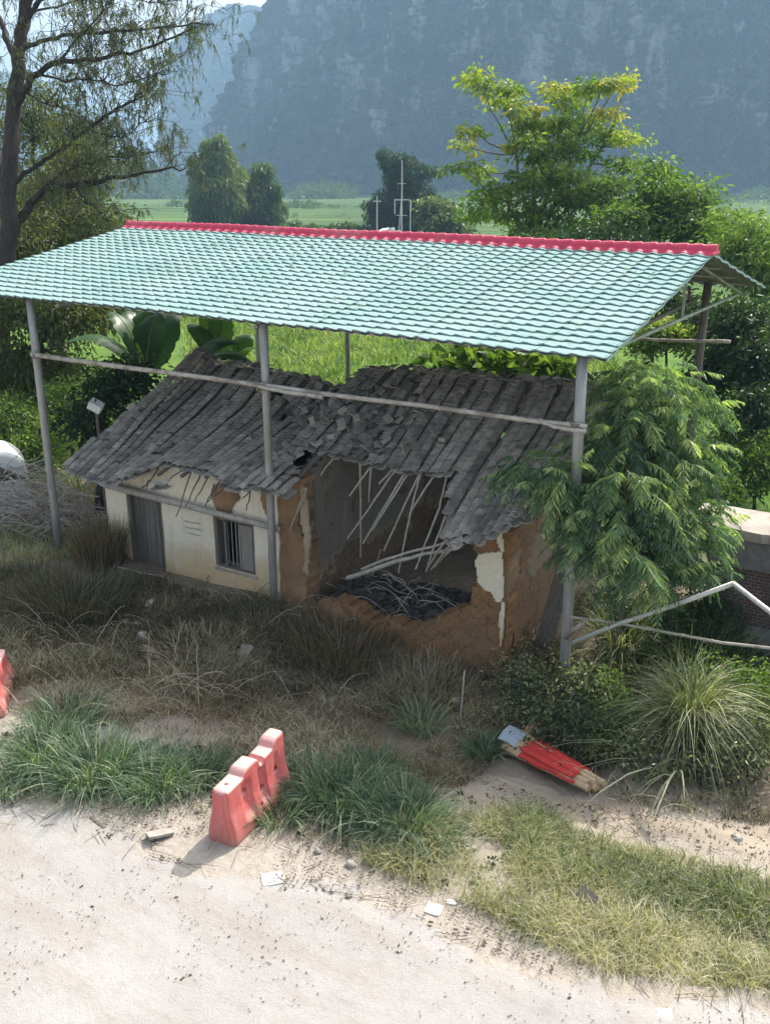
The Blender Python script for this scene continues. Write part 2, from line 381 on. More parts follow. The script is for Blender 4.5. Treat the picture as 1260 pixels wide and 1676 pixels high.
def mat_wall(name, plast, mud, thr, zb):
    """lime plaster with the earth showing where it has come off, more so low down"""
    m, N, L, B = newmat(name); p = geo(N); s = sepz(N, L, p)
    n1 = noise(N, L, p, 1.3, 7, .6, .3); n2 = noise(N, L, p, 12, 8, .7); st = noise(N, L, mapping(N, L, p, (5, 5, .6)), 1.2, 5)
    f = mth(N, L, 'ADD', n1, mth(N, L, 'MULTIPLY', mrange(N, L, s[2], zb, zb+.9, 1, 0), .3))
    f = mrange(N, L, f, thr, thr+.03)
    pl = mixc(N, L, mrange(N, L, n2, .3, .7), plast, tuple(v*.82 for v in plast))
    soft = mrange(N, L, mth(N, L, 'ADD', mrange(N, L, s[2], 0.0, 1.1, .75, -.15), mth(N, L, 'MULTIPLY', mth(N, L, 'SUBTRACT', n1, .5), 1.2)), 0, .5, 0, .75)
    pl = mixc(N, L, soft, pl, (.56, .37, .17))
    pl = mixc(N, L, mrange(N, L, st, .55, .75, 0, .5), pl, (.34, .31, .26))
    mu = mixc(N, L, mrange(N, L, n2, .35, .7), mud, tuple(v*.6 for v in mud))
    vo = N.new('ShaderNodeTexVoronoi'); vo.feature = 'DISTANCE_TO_EDGE'; vo.inputs['Scale'].default_value = 2.6
    wv = N.new('ShaderNodeVectorMath'); wv.operation = 'ADD'; nz_ = N.new('ShaderNodeTexNoise'); nz_.inputs['Scale'].default_value = 3; L.new(p, nz_.inputs['Vector']); L.new(p, wv.inputs[0]); L.new(nz_.outputs['Color'], wv.inputs[1]); L.new(wv.outputs[0], vo.inputs['Vector'])
    ck = mrange(N, L, vo.outputs['Distance'], .006, .03, .85, 0); mu = mixc(N, L, ck, mu, tuple(v*.25 for v in mud))
    n6 = noise(N, L, mapping(N, L, p, (1, 1, .5)), 2.2, 6, .7); mu = mixc(N, L, mrange(N, L, n6, .5, .7, 0, .7), mu, (.2, .16, .12))
    c = mixc(N, L, f, pl, mu)
    L.new(c, B.inputs['Base Color']); B.inputs['Roughness'].default_value = .95; B.inputs['Specular IOR Level'].default_value = .15
    h = mth(N, L, 'SUBTRACT', mth(N, L, 'MULTIPLY', n2, .5), mth(N, L, 'MULTIPLY', f, .6)); bump(N, L, h, .6, .03, B)
    return m
M_plaster = mat_wall('cream_plaster', (.86, .765, .59), (.36, .22, .11), .68, -.5)
M_mud = mat_wall('orange_earth_wall', (.3, .2, .12), (.33, .185, .09), .5, .4)
M_grey = mat_wall('grey_inner_wall', (.23, .2, .165), (.24, .16, .1), .58, .1)
M_gable = mat_wall('weathered_gable_shade_toned', (.25, .2, .15), (.25, .155, .09), .5, .4)  # worn greyer earth, its tone also carrying the shadow on the gable
M_shadewall = pm('shade_darkened_wall', (.045, .04, .035), (.09, .08, .07), 3, .95, .4, .02)  # inner wall colour darkened to paint in the room's shade
M_stained = pm('faded_paint', (.35, .31, .25), (.55, .5, .42), 18, .9, .2)
M_mudplain = pm('bare_earth', (.27, .155, .075), (.36, .22, .12), 5, .95, .7, .04, c3=(.2, .125, .07))

# ================================================================== THE SETTING
def terrain():
    mb = MB()
    def axis(a, b, near, step):
        v = list(np.arange(near[0], near[1]+1e-6, step)); s = step; x = near[1]
        while x < b: s *= 1.22; x += s; v.append(x)
        s = step; x = near[0]
        while x > a: s *= 1.22; x -= s; v.insert(0, x)
        return np.array(v)
    xs = axis(-3500, 3500, (-24, 4), .16); ys = axis(-60, 3800, (3, 22), .16)
    X, Y = np.meshgrid(xs, ys)
    mb.grid(np.stack([X, Y, hz(X, Y)], -1)); o = mb.build('ground', M_ground, smooth=True); struct(o)
terrain()
def sheet(name, poly, mat, dz, ragged=.15, step=.08):
    """a thin worn surface lying on the ground with a ragged border"""
    xs = [p[0] for p in poly]; ys = [p[1] for p in poly]
    x = np.arange(min(xs)-.5, max(xs)+.5, step); y = np.arange(min(ys)-.5, max(ys)+.5, step)
    X, Y = np.meshgrid(x, y, indexing='ij')
    wx = X+ragged*fbm(X*1.4, Y*1.4, o=5); wy = Y+ragged*fbm(X*1.4+40, Y*1.4, o=5)
    ins = inpoly(wx, wy, poly); soft = ins.astype(float)
    for _ in range(3):
        pdd = np.pad(soft, 2, mode='edge'); soft = sum(pdd[a:a+soft.shape[0], b:b+soft.shape[1]] for a in range(5) for b in range(5))/25
    up = dz*1.6*np.clip((soft-.5)*3, -1, 1)+.014*fbm(X*5, Y*5, o=3)*(1-np.clip(soft*2-1, 0, 1))
    V = np.stack([X, Y, hz(X, Y)+up], -1).reshape(-1, 3)
    a, b = X.shape; i = np.arange(a-1)[:, None]*b; j = np.arange(b-1)[None, :]
    F = np.stack([i+j, i+b+j, i+b+j+1, i+j+1], -1).reshape(-1, 4); k = (soft[:-1, :-1] > .12).reshape(-1)
    mb = MB(); mb.add(V, F[k]); return struct(mb.build(name, mat, smooth=True))
RD = [(0, 1315), (150, 1350), (300, 1415), (420, 1450), (560, 1475), (700, 1535), (860, 1590), (1000, 1625), (1260, 1672)]
rdp = [tuple(G(a, b)[:2]) for a, b in RD]
d0 = (rdp[0][0]-rdp[1][0], rdp[0][1]-rdp[1][1]); q0 = (rdp[0][0]-14, rdp[0][1]-1.2)
q1 = (rdp[-1][0]+9, rdp[-1][1]+1.0)
sheet('road', [q0]+rdp+[q1, (q1[0], 1.5), (q0[0], 1.5)], M_road, .012, .3)
PTH = [(690, 1300), (780, 1268), (850, 1278), (1000, 1322), (1120, 1340), (1270, 1352), (1500, 1385), (1500, 1490), (1262, 1425), (1190, 1400), (1120, 1375), (1010, 1362), (900, 1335), (820, 1330), (740, 1325)]
sheet('path', gpoly(*PTH), M_path, .012, .16, .06)

def far_mountains():
    # the near karst tower: a heightfield over a tall rounded drum, wooded on its ledges, bare rock where it is sheer
    def tower(name, px, d, rad, hgt, mat, seed, skirt, squ=1.0, flat=.86):
        c = PD(px, 301, d); c = np.array([c[0], c[1], -3.0])
        nu, nv = 620, 230
        th = np.linspace(0, 2*math.pi, nu); tt = np.linspace(0, 1, nv)
        TH, TT = np.meshgrid(th, tt, indexing='ij')
        base = 1+.10*fbm(np.cos(TH)*1.6+seed, np.sin(TH)*1.6, o=5)
        base[-1] = base[0]
        # radius against height: foot slope, sheer wall, round top
        r = np.interp(TT, [0, .06, .14, .22, .5, .7, .82, .92, .97, 1], [1+skirt*1.5, 1+skirt, 1+skirt*.4, 1.0, .88, .74, .6, .42, .25, 0])
        z = np.interp(TT, [0, .06, .14, .22, .5, .7, .82, .92, .97, 1], [0, .012, .06, .13, .46, .72, .86, .955, .985, 1.0])*hgt
        RR = r*base*rad
        X = c[0]+RR*np.cos(TH); Y = c[1]+RR*np.sin(TH)*squ; Z = z.copy()
        n = fbm(X*.012, Y*.012, Z*.006+seed, o=4); n2 = fbm(X*.05, Y*.05, Z*.03, o=4); n3 = fbm(X*.17, Y*.17, Z*.17, o=3)
        k = sstep(0, .1, TT)*(1-.6*sstep(.9, 1, TT))
        dr = (n*32+n2*12+n3*4.0)*k
        X += dr*np.cos(TH); Y += dr*np.sin(TH)
        Z += (n2*5+n3*2.5)*sstep(0, .05, TT)
        mb = MB(); mb.grid(np.stack([X, Y, Z], -1)); o = mb.build(name, mat, smooth=True); struct(o)
    m, N, L, B = newmat('karst_rock_and_scrub'); p = geo(N); g = N.new('ShaderNodeNewGeometry')
    nz = sepz(N, L, g.outputs['Normal'])[2]
    n1 = noise(N, L, mapping(N, L, p, (1, 1, .45)), .013, 9, .68, .5); n2 = noise(N, L, mapping(N, L, p, (1, 1, .3)), .045, 8, .75); n3 = noise(N, L, p, .2, 6, .75)
    f = mth(N, L, 'ADD', n1, mth(N, L, 'MULTIPLY', mth(N, L, 'SUBTRACT', n2, .5), 1.1))
    f = mth(N, L, 'ADD', f, mth(N, L, 'MULTIPLY', mth(N, L, 'ABSOLUTE', nz), -.30))
    f = mth(N, L, 'ADD', f, mrange(N, L, sepz(N, L, p)[2], 28, 60, -.25, .0))
    f = mrange(N, L, f, .47, .56)
    scrub = mixc(N, L, mrange(N, L, n3, .4, .6), (.006, .014, .008), (.14, .2, .07))
    nb = noise(N, L, mapping(N, L, p, (1, 1, .6)), .006, 5, .6, .8); scrub = mixc(N, L, mrange(N, L, nb, .4, .62, 0, .75), scrub, (.16, .2, .09)); nl = noise(N, L, p, .05, 4, .6); scrub = mixc(N, L, mrange(N, L, nl, .45, .6, 0, .7), scrub, (.01, .02, .012))
    rock = mixc(N, L, mrange(N, L, n2, .4, .66), (.1, .1, .1), (.95, .93, .88))
    L.new(mixc(N, L, f, scrub, rock), B.inputs['Base Color']); B.inputs['Roughness'].default_value = 1; B.inputs['Specular IOR Level'].default_value = 0
    bump(N, L, mth(N, L, 'ADD', n3, mth(N, L, 'MULTIPLY', n2, 2.0)), 1.0, 16, B)
    tower('mountain', 1020, 1080, 425, 350, m, 3.1, .06)
    tower('mountain', 420, 1750, 150, 300, m, 8.3, .5)
    tower('mountain', -120, 2300, 480, 260, m, 12.9, .4)
    tower('hill', -300, 1500, 300, 120, m, 21.7, .6)
far_mountains()

# ================================================================== SHED ROOF ON POLES
def zshed(x, y):
    """height of the shed roof; ridge at y 18.72"""
    t = abs(y-18.72)/5.77
    return 6.47-1.08*t + .012*(-4.17-x)
def polyline(path, n=6):
    P = np.asarray(path, float); t = np.linspace(0, len(P)-1, n); return np.stack([np.interp(t, range(len(P)), P[:, k]) for k in range(3)], 1)
def stick(a, b, r, sag=0.0, wob=0.0, n=7, taper=.85):
    a = np.asarray(a, float); b = np.asarray(b, float); t = np.linspace(0, 1, n)[:, None]
    P = a+(b-a)*t; P[:, 2] -= sag*4*(t*(1-t))[:, 0]
    if wob: P[1:-1] += rng.normal(size=(n-2, 3))*wob
    return P, np.linspace(r, r*taper, n)
def shelter():
    root = thing('roof_shelter', 'teal tiled gable roof with red ridge on tall thin poles over the ruined house', 'shelter', (-11.6, 13.1, 0))
    M_teal = None
    m, N, L, B = newmat('teal_resin_tiles'); p = geo(N); s = sepz(N, L, p)
    n1 = noise(N, L, p, .5, 6, .6); n2 = noise(N, L, mapping(N, L, p, (3, .35, 1)), 1.5, 6, .7); n3 = noise(N, L, p, 14, 4)
    c = mixc(N, L, mrange(N, L, n1, .35, .65), (.22, .335, .32), (.3, .40, .388))
    c = mixc(N, L, mrange(N, L, n2, .5, .8, 0, .5), c, (.25, .34, .32))
    c = mixc(N, L, mrange(N, L, n3, .5, .8, 0, .3), c, (.4, .47, .44))
    pw_ = .283*3.5; q = mth(N, L, 'DIVIDE', mth(N, L, 'ADD', s[0], 19.1), pw_); fr = mth(N, L, 'FRACT', q); fl = mth(N, L, 'FLOOR', q)
    wn = N.new('ShaderNodeTexWhiteNoise'); wn.noise_dimensions = '1D'; L.new(fl, wn.inputs['W'])
    c = mixc(N, L, mrange(N, L, wn.outputs[0], 0, 1, 0, .35), c, (.24, .38, .36))
    c = mixc(N, L, mrange(N, L, fr, .016, .024, .75, 0), c, (.07, .1, .1))
    n5 = noise(N, L, p, 3.5, 8, .75); c = mixc(N, L, mrange(N, L, n5, .6, .75, 0, .55), c, (.2, .2, .17))
    L.new(c, B.inputs['Base Color']); B.inputs['Roughness'].default_value = .9; B.inputs['Specular IOR Level'].default_value = .06
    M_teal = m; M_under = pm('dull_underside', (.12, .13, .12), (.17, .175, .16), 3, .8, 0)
    X0, X1, per = -19.1, -4.17, .283; rows = 22; sub = 8
    ncol = int((X1-X0)/per); nx = ncol*sub+1; xs = np.linspace(X0, X1, nx)
    ph = (xs-X0)/per*2*math.pi
    wave = .021*np.cos(ph); panel = np.floor((xs-X0)/(per*3.5))
    off = np.array([vnoise(np.array([q*3.7]), np.array([1.3]))[0] for q in panel])
    for side, nm in ((-1, 'front_roof_sheet'), (1, 'rear_roof_sheet')):
        mb = MB(); prof = []
        def line(t, lift, amp=1.0, sc=0.0):
            y = 18.72+side*5.77*t + side*sc*np.cos(ph)
            z = zshed(xs, 18.72+side*5.77*t)+wave*amp+lift+.006*off+.01*np.sin(xs*1.1+t*4)
            return np.stack([xs, y+.012*off, z], 1)
        L_ = [line(0.0, .0)]
        for r in range(rows):
            t0 = r/rows; t1 = (r+1)/rows
            L_.append(line(t0+.5/rows, .016, .9)); L_.append(line(t1+.003, .030, 1.15, .06)); L_.append(line(t1+.0026, .012, 1.15, .06)); L_.append(line(t1-.003, -.004, .7, .06))
        V2 = np.array(L_); mb.grid(V2 if side < 0 else V2[:, ::-1])
        # underside
        U = np.array([line(t, -.02) for t in np.linspace(0, 1, 12)])
        mb.grid(U if side > 0 else U[:, ::-1], m=1)
        for e in (0, -1):    # gable edges
            mb.grid(np.stack([V2[::3, e], V2[::3, e]-np.array([0, 0, .045])], 0))
        mb.build(nm, [M_teal, M_under], root)
    # ridge: rolled cap with scalloped skirts
    Mr = pm('red_ridge_tiles', (.6, .045, .1), (.66, .08, .14), 6, .6, .1, .003, c3=(.62, .13, .17), spec=.3)
    mb = MB(); nx = 54*8+1; xs = np.linspace(X0-.06, X1+.06, nx); ph = (xs-X0)/per*2*math.pi
    saw = ((xs-X0)/per) % 1.0
    rows_ = []
    prof = [(a_*.8, b_*.88, c_) for a_, b_, c_ in ((-.26, -.005, 1), (-.24, .03, 1), (-.17, .05, .6), (-.10, .075, .2), (-.085, .135, 0), (-.045, .17, 0), (0, .18, 0), (.045, .17, 0), (.085, .135, 0), (.10, .075, .2), (.17, .05, .6), (.24, .03, 1), (.26, -.005, 1))]
    for dy, dzz, k in prof:
        y = 18.72+dy*(1+.22*k*np.cos(ph)); zz = zshed(xs, 18.72+dy)+dzz+.03*k*np.cos(ph)+(.022*saw*(1 if dzz > .1 else .35))
        rows_.append(np.stack([xs, y, zz+.01*np.sin(xs*1.1)], 1))
    mb.grid(np.array(rows_)); rows_ = np.array(rows_)
    for e in (0, -1):
        c = rows_[:, e]; mb.add(np.concatenate([c, [[c[0][0], 18.72, c[0][2]]]]), [(k, k+1, len(c)) for k in range(len(c)-1)])
    mb.build('ridge_cap', Mr, root)
    # posts: foot and head as surveyed, standing in the front line y = 13.1 and the rear line y = 24
    def post(f, h, r=.075, mat=M_steel, name='post'):
        mb = MB(); f = np.array(f, float); h = np.array(h, float); f[2] = float(hz(f[0], f[1]))-.3
        P, q = stick(f, h, r, n=6, wob=.006, taper=.95); mb.tube(P, q, 10); return mb.build(name, mat, root, smooth=True)
    heads = []
    for (fx, fy, hx, hy, r) in ((100, 925, 49, 492, .085), (448, 985, 432, 538, .078), (925, 1112, 953, 585, .085)):
        y = 13.1; f = PY(fx, fy, y); h = PY(hx, hy, y); h[2] = zshed(h[0], y)-.07; heads.append(h); post(f, h, r)
    for (hx, hy, x) in ((1157, 478, None), (750, 560, None)):
        p = PY(hx, hy, 23.7); h = np.array([p[0], 23.7, zshed(p[0], 23.7)-.06]); post((p[0]-.05, 23.7, 0), h, .1 if hx > 1000 else .07, M_wood)
    for x in (-15.6, -19): post((x, 23.7, 0), (x, 23.7, zshed(x, 23.7)-.06), .08)
    post((-19.0, 13.1, 0), (-18.95, 13.1, zshed(-19, 13.1)-.07), .08)
    # purlins and trusses under the sheet
    for y in (13.1, 15.0, 16.9, 18.45, 18.99, 20.6, 22.3, 23.7):
        mb = MB(); mb.beam((X0+.15, y, zshed(X0, y)-.055), (X1-.25, y, zshed(X1, y)-.055), .045, .045); mb.build('purlin', M_steel, root)
    for x in (-18.9, -15.6, -10.58, -4.62):
        mb = MB(); zl = zshed(x, 13.1)-.16
        mb.beam((x, 13.1, zl), (x, 23.7, zl), .05, .05); mb.beam((x+.06, 13.1, zl+.02), (x+.06, 18.7, zshed(x, 18.7)-.12), .04, .04); mb.beam((x+.06, 23.7, zl+.02), (x+.06, 18.7, zshed(x, 18.7)-.12), .04, .04)
        mb.beam((x, 18.7, zl), (x, 18.7, zl+.95), .04, .04); mb.build('truss', M_steel, root)
    # rails tied to the poles
    def rail(a, b, ya, yb, r, mat=M_bamboo, sag=.02, r2=None):
        p = PY(*a, ya); q = PY(*b, yb); P, rr = stick(p, q, r, sag, .008, 14, .7)
        mb = MB(); mb.tube(P, rr, 8)
        L_ = np.linalg.norm(q-p); k = 0
        for u in np.arange(.3/L_, 1, .42/L_):    # bamboo nodes
            c = p+(q-p)*u; c[2] -= sag*4*u*(1-u); d = (q-p)/L_*.012; mb.tube([c-d, c+d], [r*(1-.3*u)*1.13]*2, 8)
        return mb.build('rail', mat, root, smooth=True)
    rail((52, 580), (960, 698), 12.97, 12.97, .05)
    rail((528, 650), (345, 617), 12.90, 12.90, .042)
    rail((958, 706), (880, 690), 12.9, 12.93, .035)
    rail((1195, 559), (1000, 552), 23.55, 23.55, .045)
    pr = PY(1060, 525, 19.0); 
    mb = MB(); a = PY(1040, 538, 17.5); b = PY(1142, 487, 23.6); mb.beam(a, b, .07, .07); mb.build('brace', M_wood, root)
    mb = MB(); a = PY(1128, 470, 22.5); b = PY(1128, 500, 22.5); mb.beam(a, b, .06, .06); mb.build('brace', M_wood, root)
    # tie wire at the joints
    for h, pxp in zip(heads, ((62, 582), (436, 632), (944, 697))):
        c = PY(*pxp, 13.03); mb = MB(); mb.tube([c+[0, -.02, -.05], c+[0, -.02, .05]], [.1, .1], 8, squash=1.1); mb.build('lashing', M_wood, root)
    return root
shelter()
mb = MB(); n_ = 420; x_ = rnd(n_, -18.9, -4.4); y_ = 18.6-5.5*rng.random(n_)**1.5; z_ = zshed(x_, y_)+.05
leaves(mb, np.stack([x_, y_, z_], 1), np.stack([rnd(n_, -1, 1), rnd(n_, -1, 1), rnd(n_, -.1, .1)], 1), rnd(n_, .04, .11), .03, rng.random(n_), .1)
tag(mb.build('fallen_leaves', M_dry), 'small brown leaves and twigs fallen on the teal roof', 'leaves', None, 'stuff')
# the lintel pole and the low pole by the door
def pole(name, label, cat, a, b, r, mat, sag=0, wob=.006, group=None, n=9, taper=.8):
    P, rr = stick(a, b, r, sag, wob, n, taper); mb = MB(); mb.tube(P, rr, 8)
    o = mb.build(name, mat, origin=tuple(np.minimum(P[0], P[-1])), smooth=True); return tag(o, label, cat, group)
pole('bamboo_pole', 'weathered bamboo pole fixed across the plaster wall above the door and window', 'pole', PY(172, 793, 13.30), PY(458, 867, 13.28), .075, M_bamboo, .0)
pole('bamboo_pole', 'thin bamboo pole lying low in the weeds in front of the wooden door', 'pole', PY(105, 905, 12.95), PY(277, 946, 13.0), .022, M_paleb, .03)

# ================================================================== THE RUINED HOUSE
YF = 13.45      # front face of the front wall
HOUSE = thing('ruined_house', 'collapsing mud brick house with broken grey tile roof and cream plastered front wall', 'house', (-10.5, 14.5, 0))
def WP(px, py, y=YF): p = PY(px, py, y); return (p[0], p[2])
def grid_wall(name, poly, holes, frame, thick, mat, parent, res=.07, rough=.02, edge=.35):
    """thick wall over an outline in (u, z); frame(u, n, z) gives the world point, n into the wall"""
    us = [p[0] for p in poly]; zs = [p[1] for p in poly]
    u = np.arange(min(us), max(us)+res, res); z = np.arange(min(zs), max(zs)+res, res)
    U, Z = np.meshgrid(u, z, indexing='ij'); cu = (U[:-1, :-1]+res/2); cz = (Z[:-1, :-1]+res/2)
    ins = inpoly(cu, cz, poly)
    for h in holes: ins &= ~((cu > h[0]) & (cu < h[1]) & (cz > h[2]) & (cz < h[3]))
    # jitter kept off the straight reveals
    jm = np.ones_like(U)
    for h in holes: jm[(U > h[0]-.09) & (U < h[1]+.09) & (Z > h[2]-.09) & (Z < h[3]+.09)] = .12
    JU = res*edge*fbm(U*6, Z*6, o=3)*jm; JZ = res*edge*fbm(U*6+50, Z*6, o=3)*jm
    JN = rough*fbm(U*1.3+9, Z*1.3, o=5)
    a, b = U.shape; idx = np.arange(a*b).reshape(a, b)
    Fr = [frame(U+JU, JN+k*thick, Z+JZ) for k in (0, 1)]
    V = np.concatenate([np.stack(f, -1).reshape(-1, 3) for f in Fr]); o = a*b
    F = []
    I, J = np.where(ins)
    q = np.stack([idx[I, J], idx[I+1, J], idx[I+1, J+1], idx[I, J+1]], 1); F.append(q); F.append(q[:, ::-1]+o)
    P = np.pad(ins, 1)
    for di, dj, e in ((-1, 0, ((0, 0), (0, 1))), (1, 0, ((1, 1), (1, 0))), (0, -1, ((1, 0), (0, 0))), (0, 1, ((0, 1), (1, 1)))):
        k = ins & ~P[1+di:P.shape[0]-1+di, 1+dj:P.shape[1]-1+dj]; I2, J2 = np.where(k)
        v1 = idx[I2+e[0][0], J2+e[0][1]]; v2 = idx[I2+e[1][0], J2+e[1][1]]
        F.append(np.stack([v1, v2, v2+o, v1+o], 1))
    mb = MB(); mb.add(V, np.concatenate(F)); return mb.build(name, mat, parent, smooth=False)
front = lambda u, n, z: (u, YF+n, z)
side = lambda x: (lambda u, n, z: (x+n, u, z))
def interp_tab(tab): xs = [t[0] for t in tab]; vs = [t[1] for t in tab]; return lambda x: np.interp(x, xs, vs)
eave_pts = [(100, 762), (180, 780), (250, 775), (340, 780), (440, 795), (560, 850), (735, 893), (790, 880), (850, 848), (930, 838)]
ridge_pts = [(300, 572), (325, 574), (352, 596), (430, 606), (500, 622), (560, 640), (580, 624), (605, 607), (680, 610), (750, 618), (850, 626), (965, 634), (1000, 638)]
YE, YR, YB = 12.85, 16.5, 19.6
eave_z = interp_tab([(PY(a, b, YE)[0], PY(a, b, YE)[2]) for a, b in eave_pts])
ridge_z = interp_tab([(PY(a, b, YR)[0], PY(a, b, YR)[2]) for a, b in ridge_pts])
def zroof(x, y):
    t = (np.asarray(y)-YE)/(YR-YE); e = eave_z(x); r = ridge_z(x)
    z = e+(r-e)*np.clip(t, -.1, 1) - .10*np.sin(np.pi*np.clip(t, 0, 1))*(1+.5*np.sin(np.asarray(x)*1.3))
    b = np.clip((np.asarray(y)-YR)/(YB-YR), 0, 1)
    return z-(r-2.3)*b + .03*fbm(np.asarray(x)*.9, np.asarray(y)*.9, o=3)
def roof_hit(px, py):
    r = ray(px, py); lo = 5.0; prev = None
    for d in np.arange(8, 40, .03):
        p = EYE+r*d
        if p[1] > YE-.6 and p[2] < float(zroof(p[0], p[1])): return p
    return p
def roofpoly(pts): return [tuple(roof_hit(a, b)[:2]) for a, b in pts]
xL = PY(172, 800, YF)[0]; xD0 = PY(205, 800, YF)[0]; xD1 = PY(268, 880, YF)[0]; zD = 1.62
xW0, xW1 = PY(350, 842, YF)[0], PY(415, 862, YF)[0]; zW1, zW0 = WP(350, 842)[1]-.02, WP(358, 928)[1]
xE = PY(456, 900, YF)[0]; xE2 = PY(498, 900, YF)[0]
def wall_top(x, y, d=.12): return float(zroof(x, y))-d
tops = [(x, wall_top(x, YF)) for x in np.linspace(xE, xL, 16)]
grid_wall('plastered_wall', [(xL, -.5), (xE, -.5)]+tops, [(xD0, xD1, -1, zD), (xW0, xW1, zW0, zW1)], front, .34, M_plaster, HOUSE, .06, .012, .3)
# broken end of that wall, bare earth
grid_wall('broken_wall_end', [(xE+.004, -.6), (xE2+.05, -.6), (xE2-.02, .6), (xE2+.05, 1.2), (xE2-.12, 1.7), (xE2-.02, wall_top(xE2, YF)), (xE+.004, wall_top(xE, YF))], [], lambda u, n, z: (u, YF+.015+n, z), .42, M_mudplain, HOUSE, .06, .03, .5)
# cross wall running back between the rooms
grid_wall('cross_wall', [(13.9, -.6), (YB, -.6)]+[(y, wall_top(xE2+.2, y, .16)) for y in np.linspace(YB, 13.9, 12)], [], side(xE2-.33), .32, M_grey, HOUSE, .08, .03)
# low remnant of the front wall of the open room, its tall right pier
lw = [WP(528, 998), WP(548, 985), WP(570, 990), WP(600, 1012), WP(618, 1022), WP(650, 1018), WP(668, 1030), WP(700, 1024), WP(722, 1010), WP(748, 1000), WP(770, 992), WP(774, 965), WP(780, 930), WP(776, 895), WP(792, 880), WP(808, 872), WP(834, 868)]
xC = lw[-1][0]
grid_wall('low_front_wall', [(lw[0][0]-.9, -.9), (xC, -.9)]+[(xC, lw[-1][1])]+lw[::-1][1:]+[(lw[0][0]-.5, lw[0][1]-.25), (lw[0][0]-.9, -.6)], [], front, .36, M_mud, HOUSE, .06, .03, .55)
grid_wall('gable_wall', [(YF+.362, -.9), (15.7, -.9), (15.8, .3), (15.5, 1.2), (15.75, 2.0), (15.6, 2.7)]+[(y, wall_top(xC-.15, y, .10)) for y in np.linspace(15.6, YF+.362, 8)], [], side(xC-.36), .355, M_gable, HOUSE, .08, .03)
grid_wall('left_gable_wall', [(YF+.345, -.5), (YB, -.5), (YB, 2.1), (YR, wall_top(xL+.2, YR)), (YF+.345, wall_top(xL, YF+.3))], [], side(xL+.0), .32, M_plaster, HOUSE, .09, .02)
grid_wall('rear_wall', [(xL+.33, -.6), (xC-.37, -.6), (xC-.37, 2.1), (xL+.33, 2.1)], [], lambda u, n, z: (u, YB-.36+n, z), .33, M_shadewall, HOUSE, .12, .02)
# plaster patch still hanging on the pier
pp = [WP(779, 918), WP(786, 906), WP(800, 903), WP(823, 902), WP(825, 935), WP(826, 975), WP(818, 984), WP(812, 982), WP(806, 968), WP(795, 966), WP(784, 950), WP(781, 935)]
grid_wall('plaster_patch', pp, [], lambda u, n, z: (u, YF-.045+n, z), .035, M_plaster, HOUSE, .03, .008, .4)
pc = [WP(813, 872), WP(824, 866), WP(826, 900), WP(822, 901), WP(816, 888)]
grid_wall('plaster_patch', pc, [], lambda u, n, z: (u, YF-.05+n, z), .03, M_plaster, HOUSE, .03, .005, .4)
pd_ = [WP(822, 984), WP(826, 984), WP(824, 1040), WP(820, 1060), WP(818, 1010)]
grid_wall('plaster_patch', pd_, [], lambda u, n, z: (u, YF-.05+n, z), .03, M_plaster, HOUSE, .03, .005, .4)
for q_ in ([(352, 792), (372, 790), (388, 800), (395, 815), (382, 826), (377, 850), (362, 850), (356, 832), (348, 815)], [(428, 800), (440, 798), (440, 850), (434, 838), (430, 820)]):
    grid_wall('earth_patch', [WP(*c_) for c_ in q_], [], lambda u, n, z: (u, YF-.03+n*.3, z), .028, M_mudplain, HOUSE, .035, .02, .6)
mb = MB(); mb.box((PY(905, 940, 14.2)[0], 14.2, .55), (.3, .04, 1.9), tilt=(-.15, .16)); mb.build('leaning_board', M_wood, HOUSE)
for k_, (a_, b_) in enumerate((((303, 852), (328, 858)), ((305, 862), (330, 868)), ((307, 871), (329, 877)))):
    p_ = WP(*a_); q_ = WP(*b_); grid_wall('faded_wall_mark', [(p_[0], p_[1]-.012), (q_[0], q_[1]-.012), (q_[0], q_[1]+.016), (p_[0], p_[1]+.016)], [], lambda u, n, z: (u, YF-.022+n*.2, z), .02, M_stained, HOUSE, .016, .004, .9)
# torn plaster strip on the broken wall end
ps = [WP(495, 790), WP(503, 800), WP(507, 850), WP(510, 880), WP(506, 940), WP(500, 935), WP(500, 880), WP(494, 850)]
grid_wall('plaster_strip', ps, [], lambda u, n, z: (u, YF-.06+n, z), .05, pm('stained_plaster', (.3, .22, .15), (.45, .36, .26), 8, .9, .4, .02), HOUSE, .035, .02, .6)
# door of upright boards, ajar inside its frame
def door():
    mb = MB(); n = 6; wd = (xD1-xD0-.16)/n
    for k in range(n):
        mb.box((xD0+.09+wd*(k+.5), YF+.14+.01*R.random(), (zD-.02-.25)/2), (wd-.008, .035, zD+.2), t=R.random())
    for z in (.35, 1.2): mb.box((xD0+(xD1-xD0)/2, YF+.175, z), (xD1-xD0-.2, .03, .09))
    d = mb.build('door', pm('weathered_door_boards', (.1, .09, .078), (.24, .215, .185), 5, .9, .6, .01, (4, 4, .22), tintv=.3), HOUSE)
    mb = MB()
    mb.box((xD0+.035, YF+.1, zD/2-.1), (.07, .13, zD+.2)); mb.box((xD1-.035, YF+.1, zD/2-.1), (.07, .13, zD+.2)); mb.box(((xD0+xD1)/2, YF+.1, zD-.035), (xD1-xD0-.145, .13, .07))
    mb.build('door_frame', M_wood, d)
door()
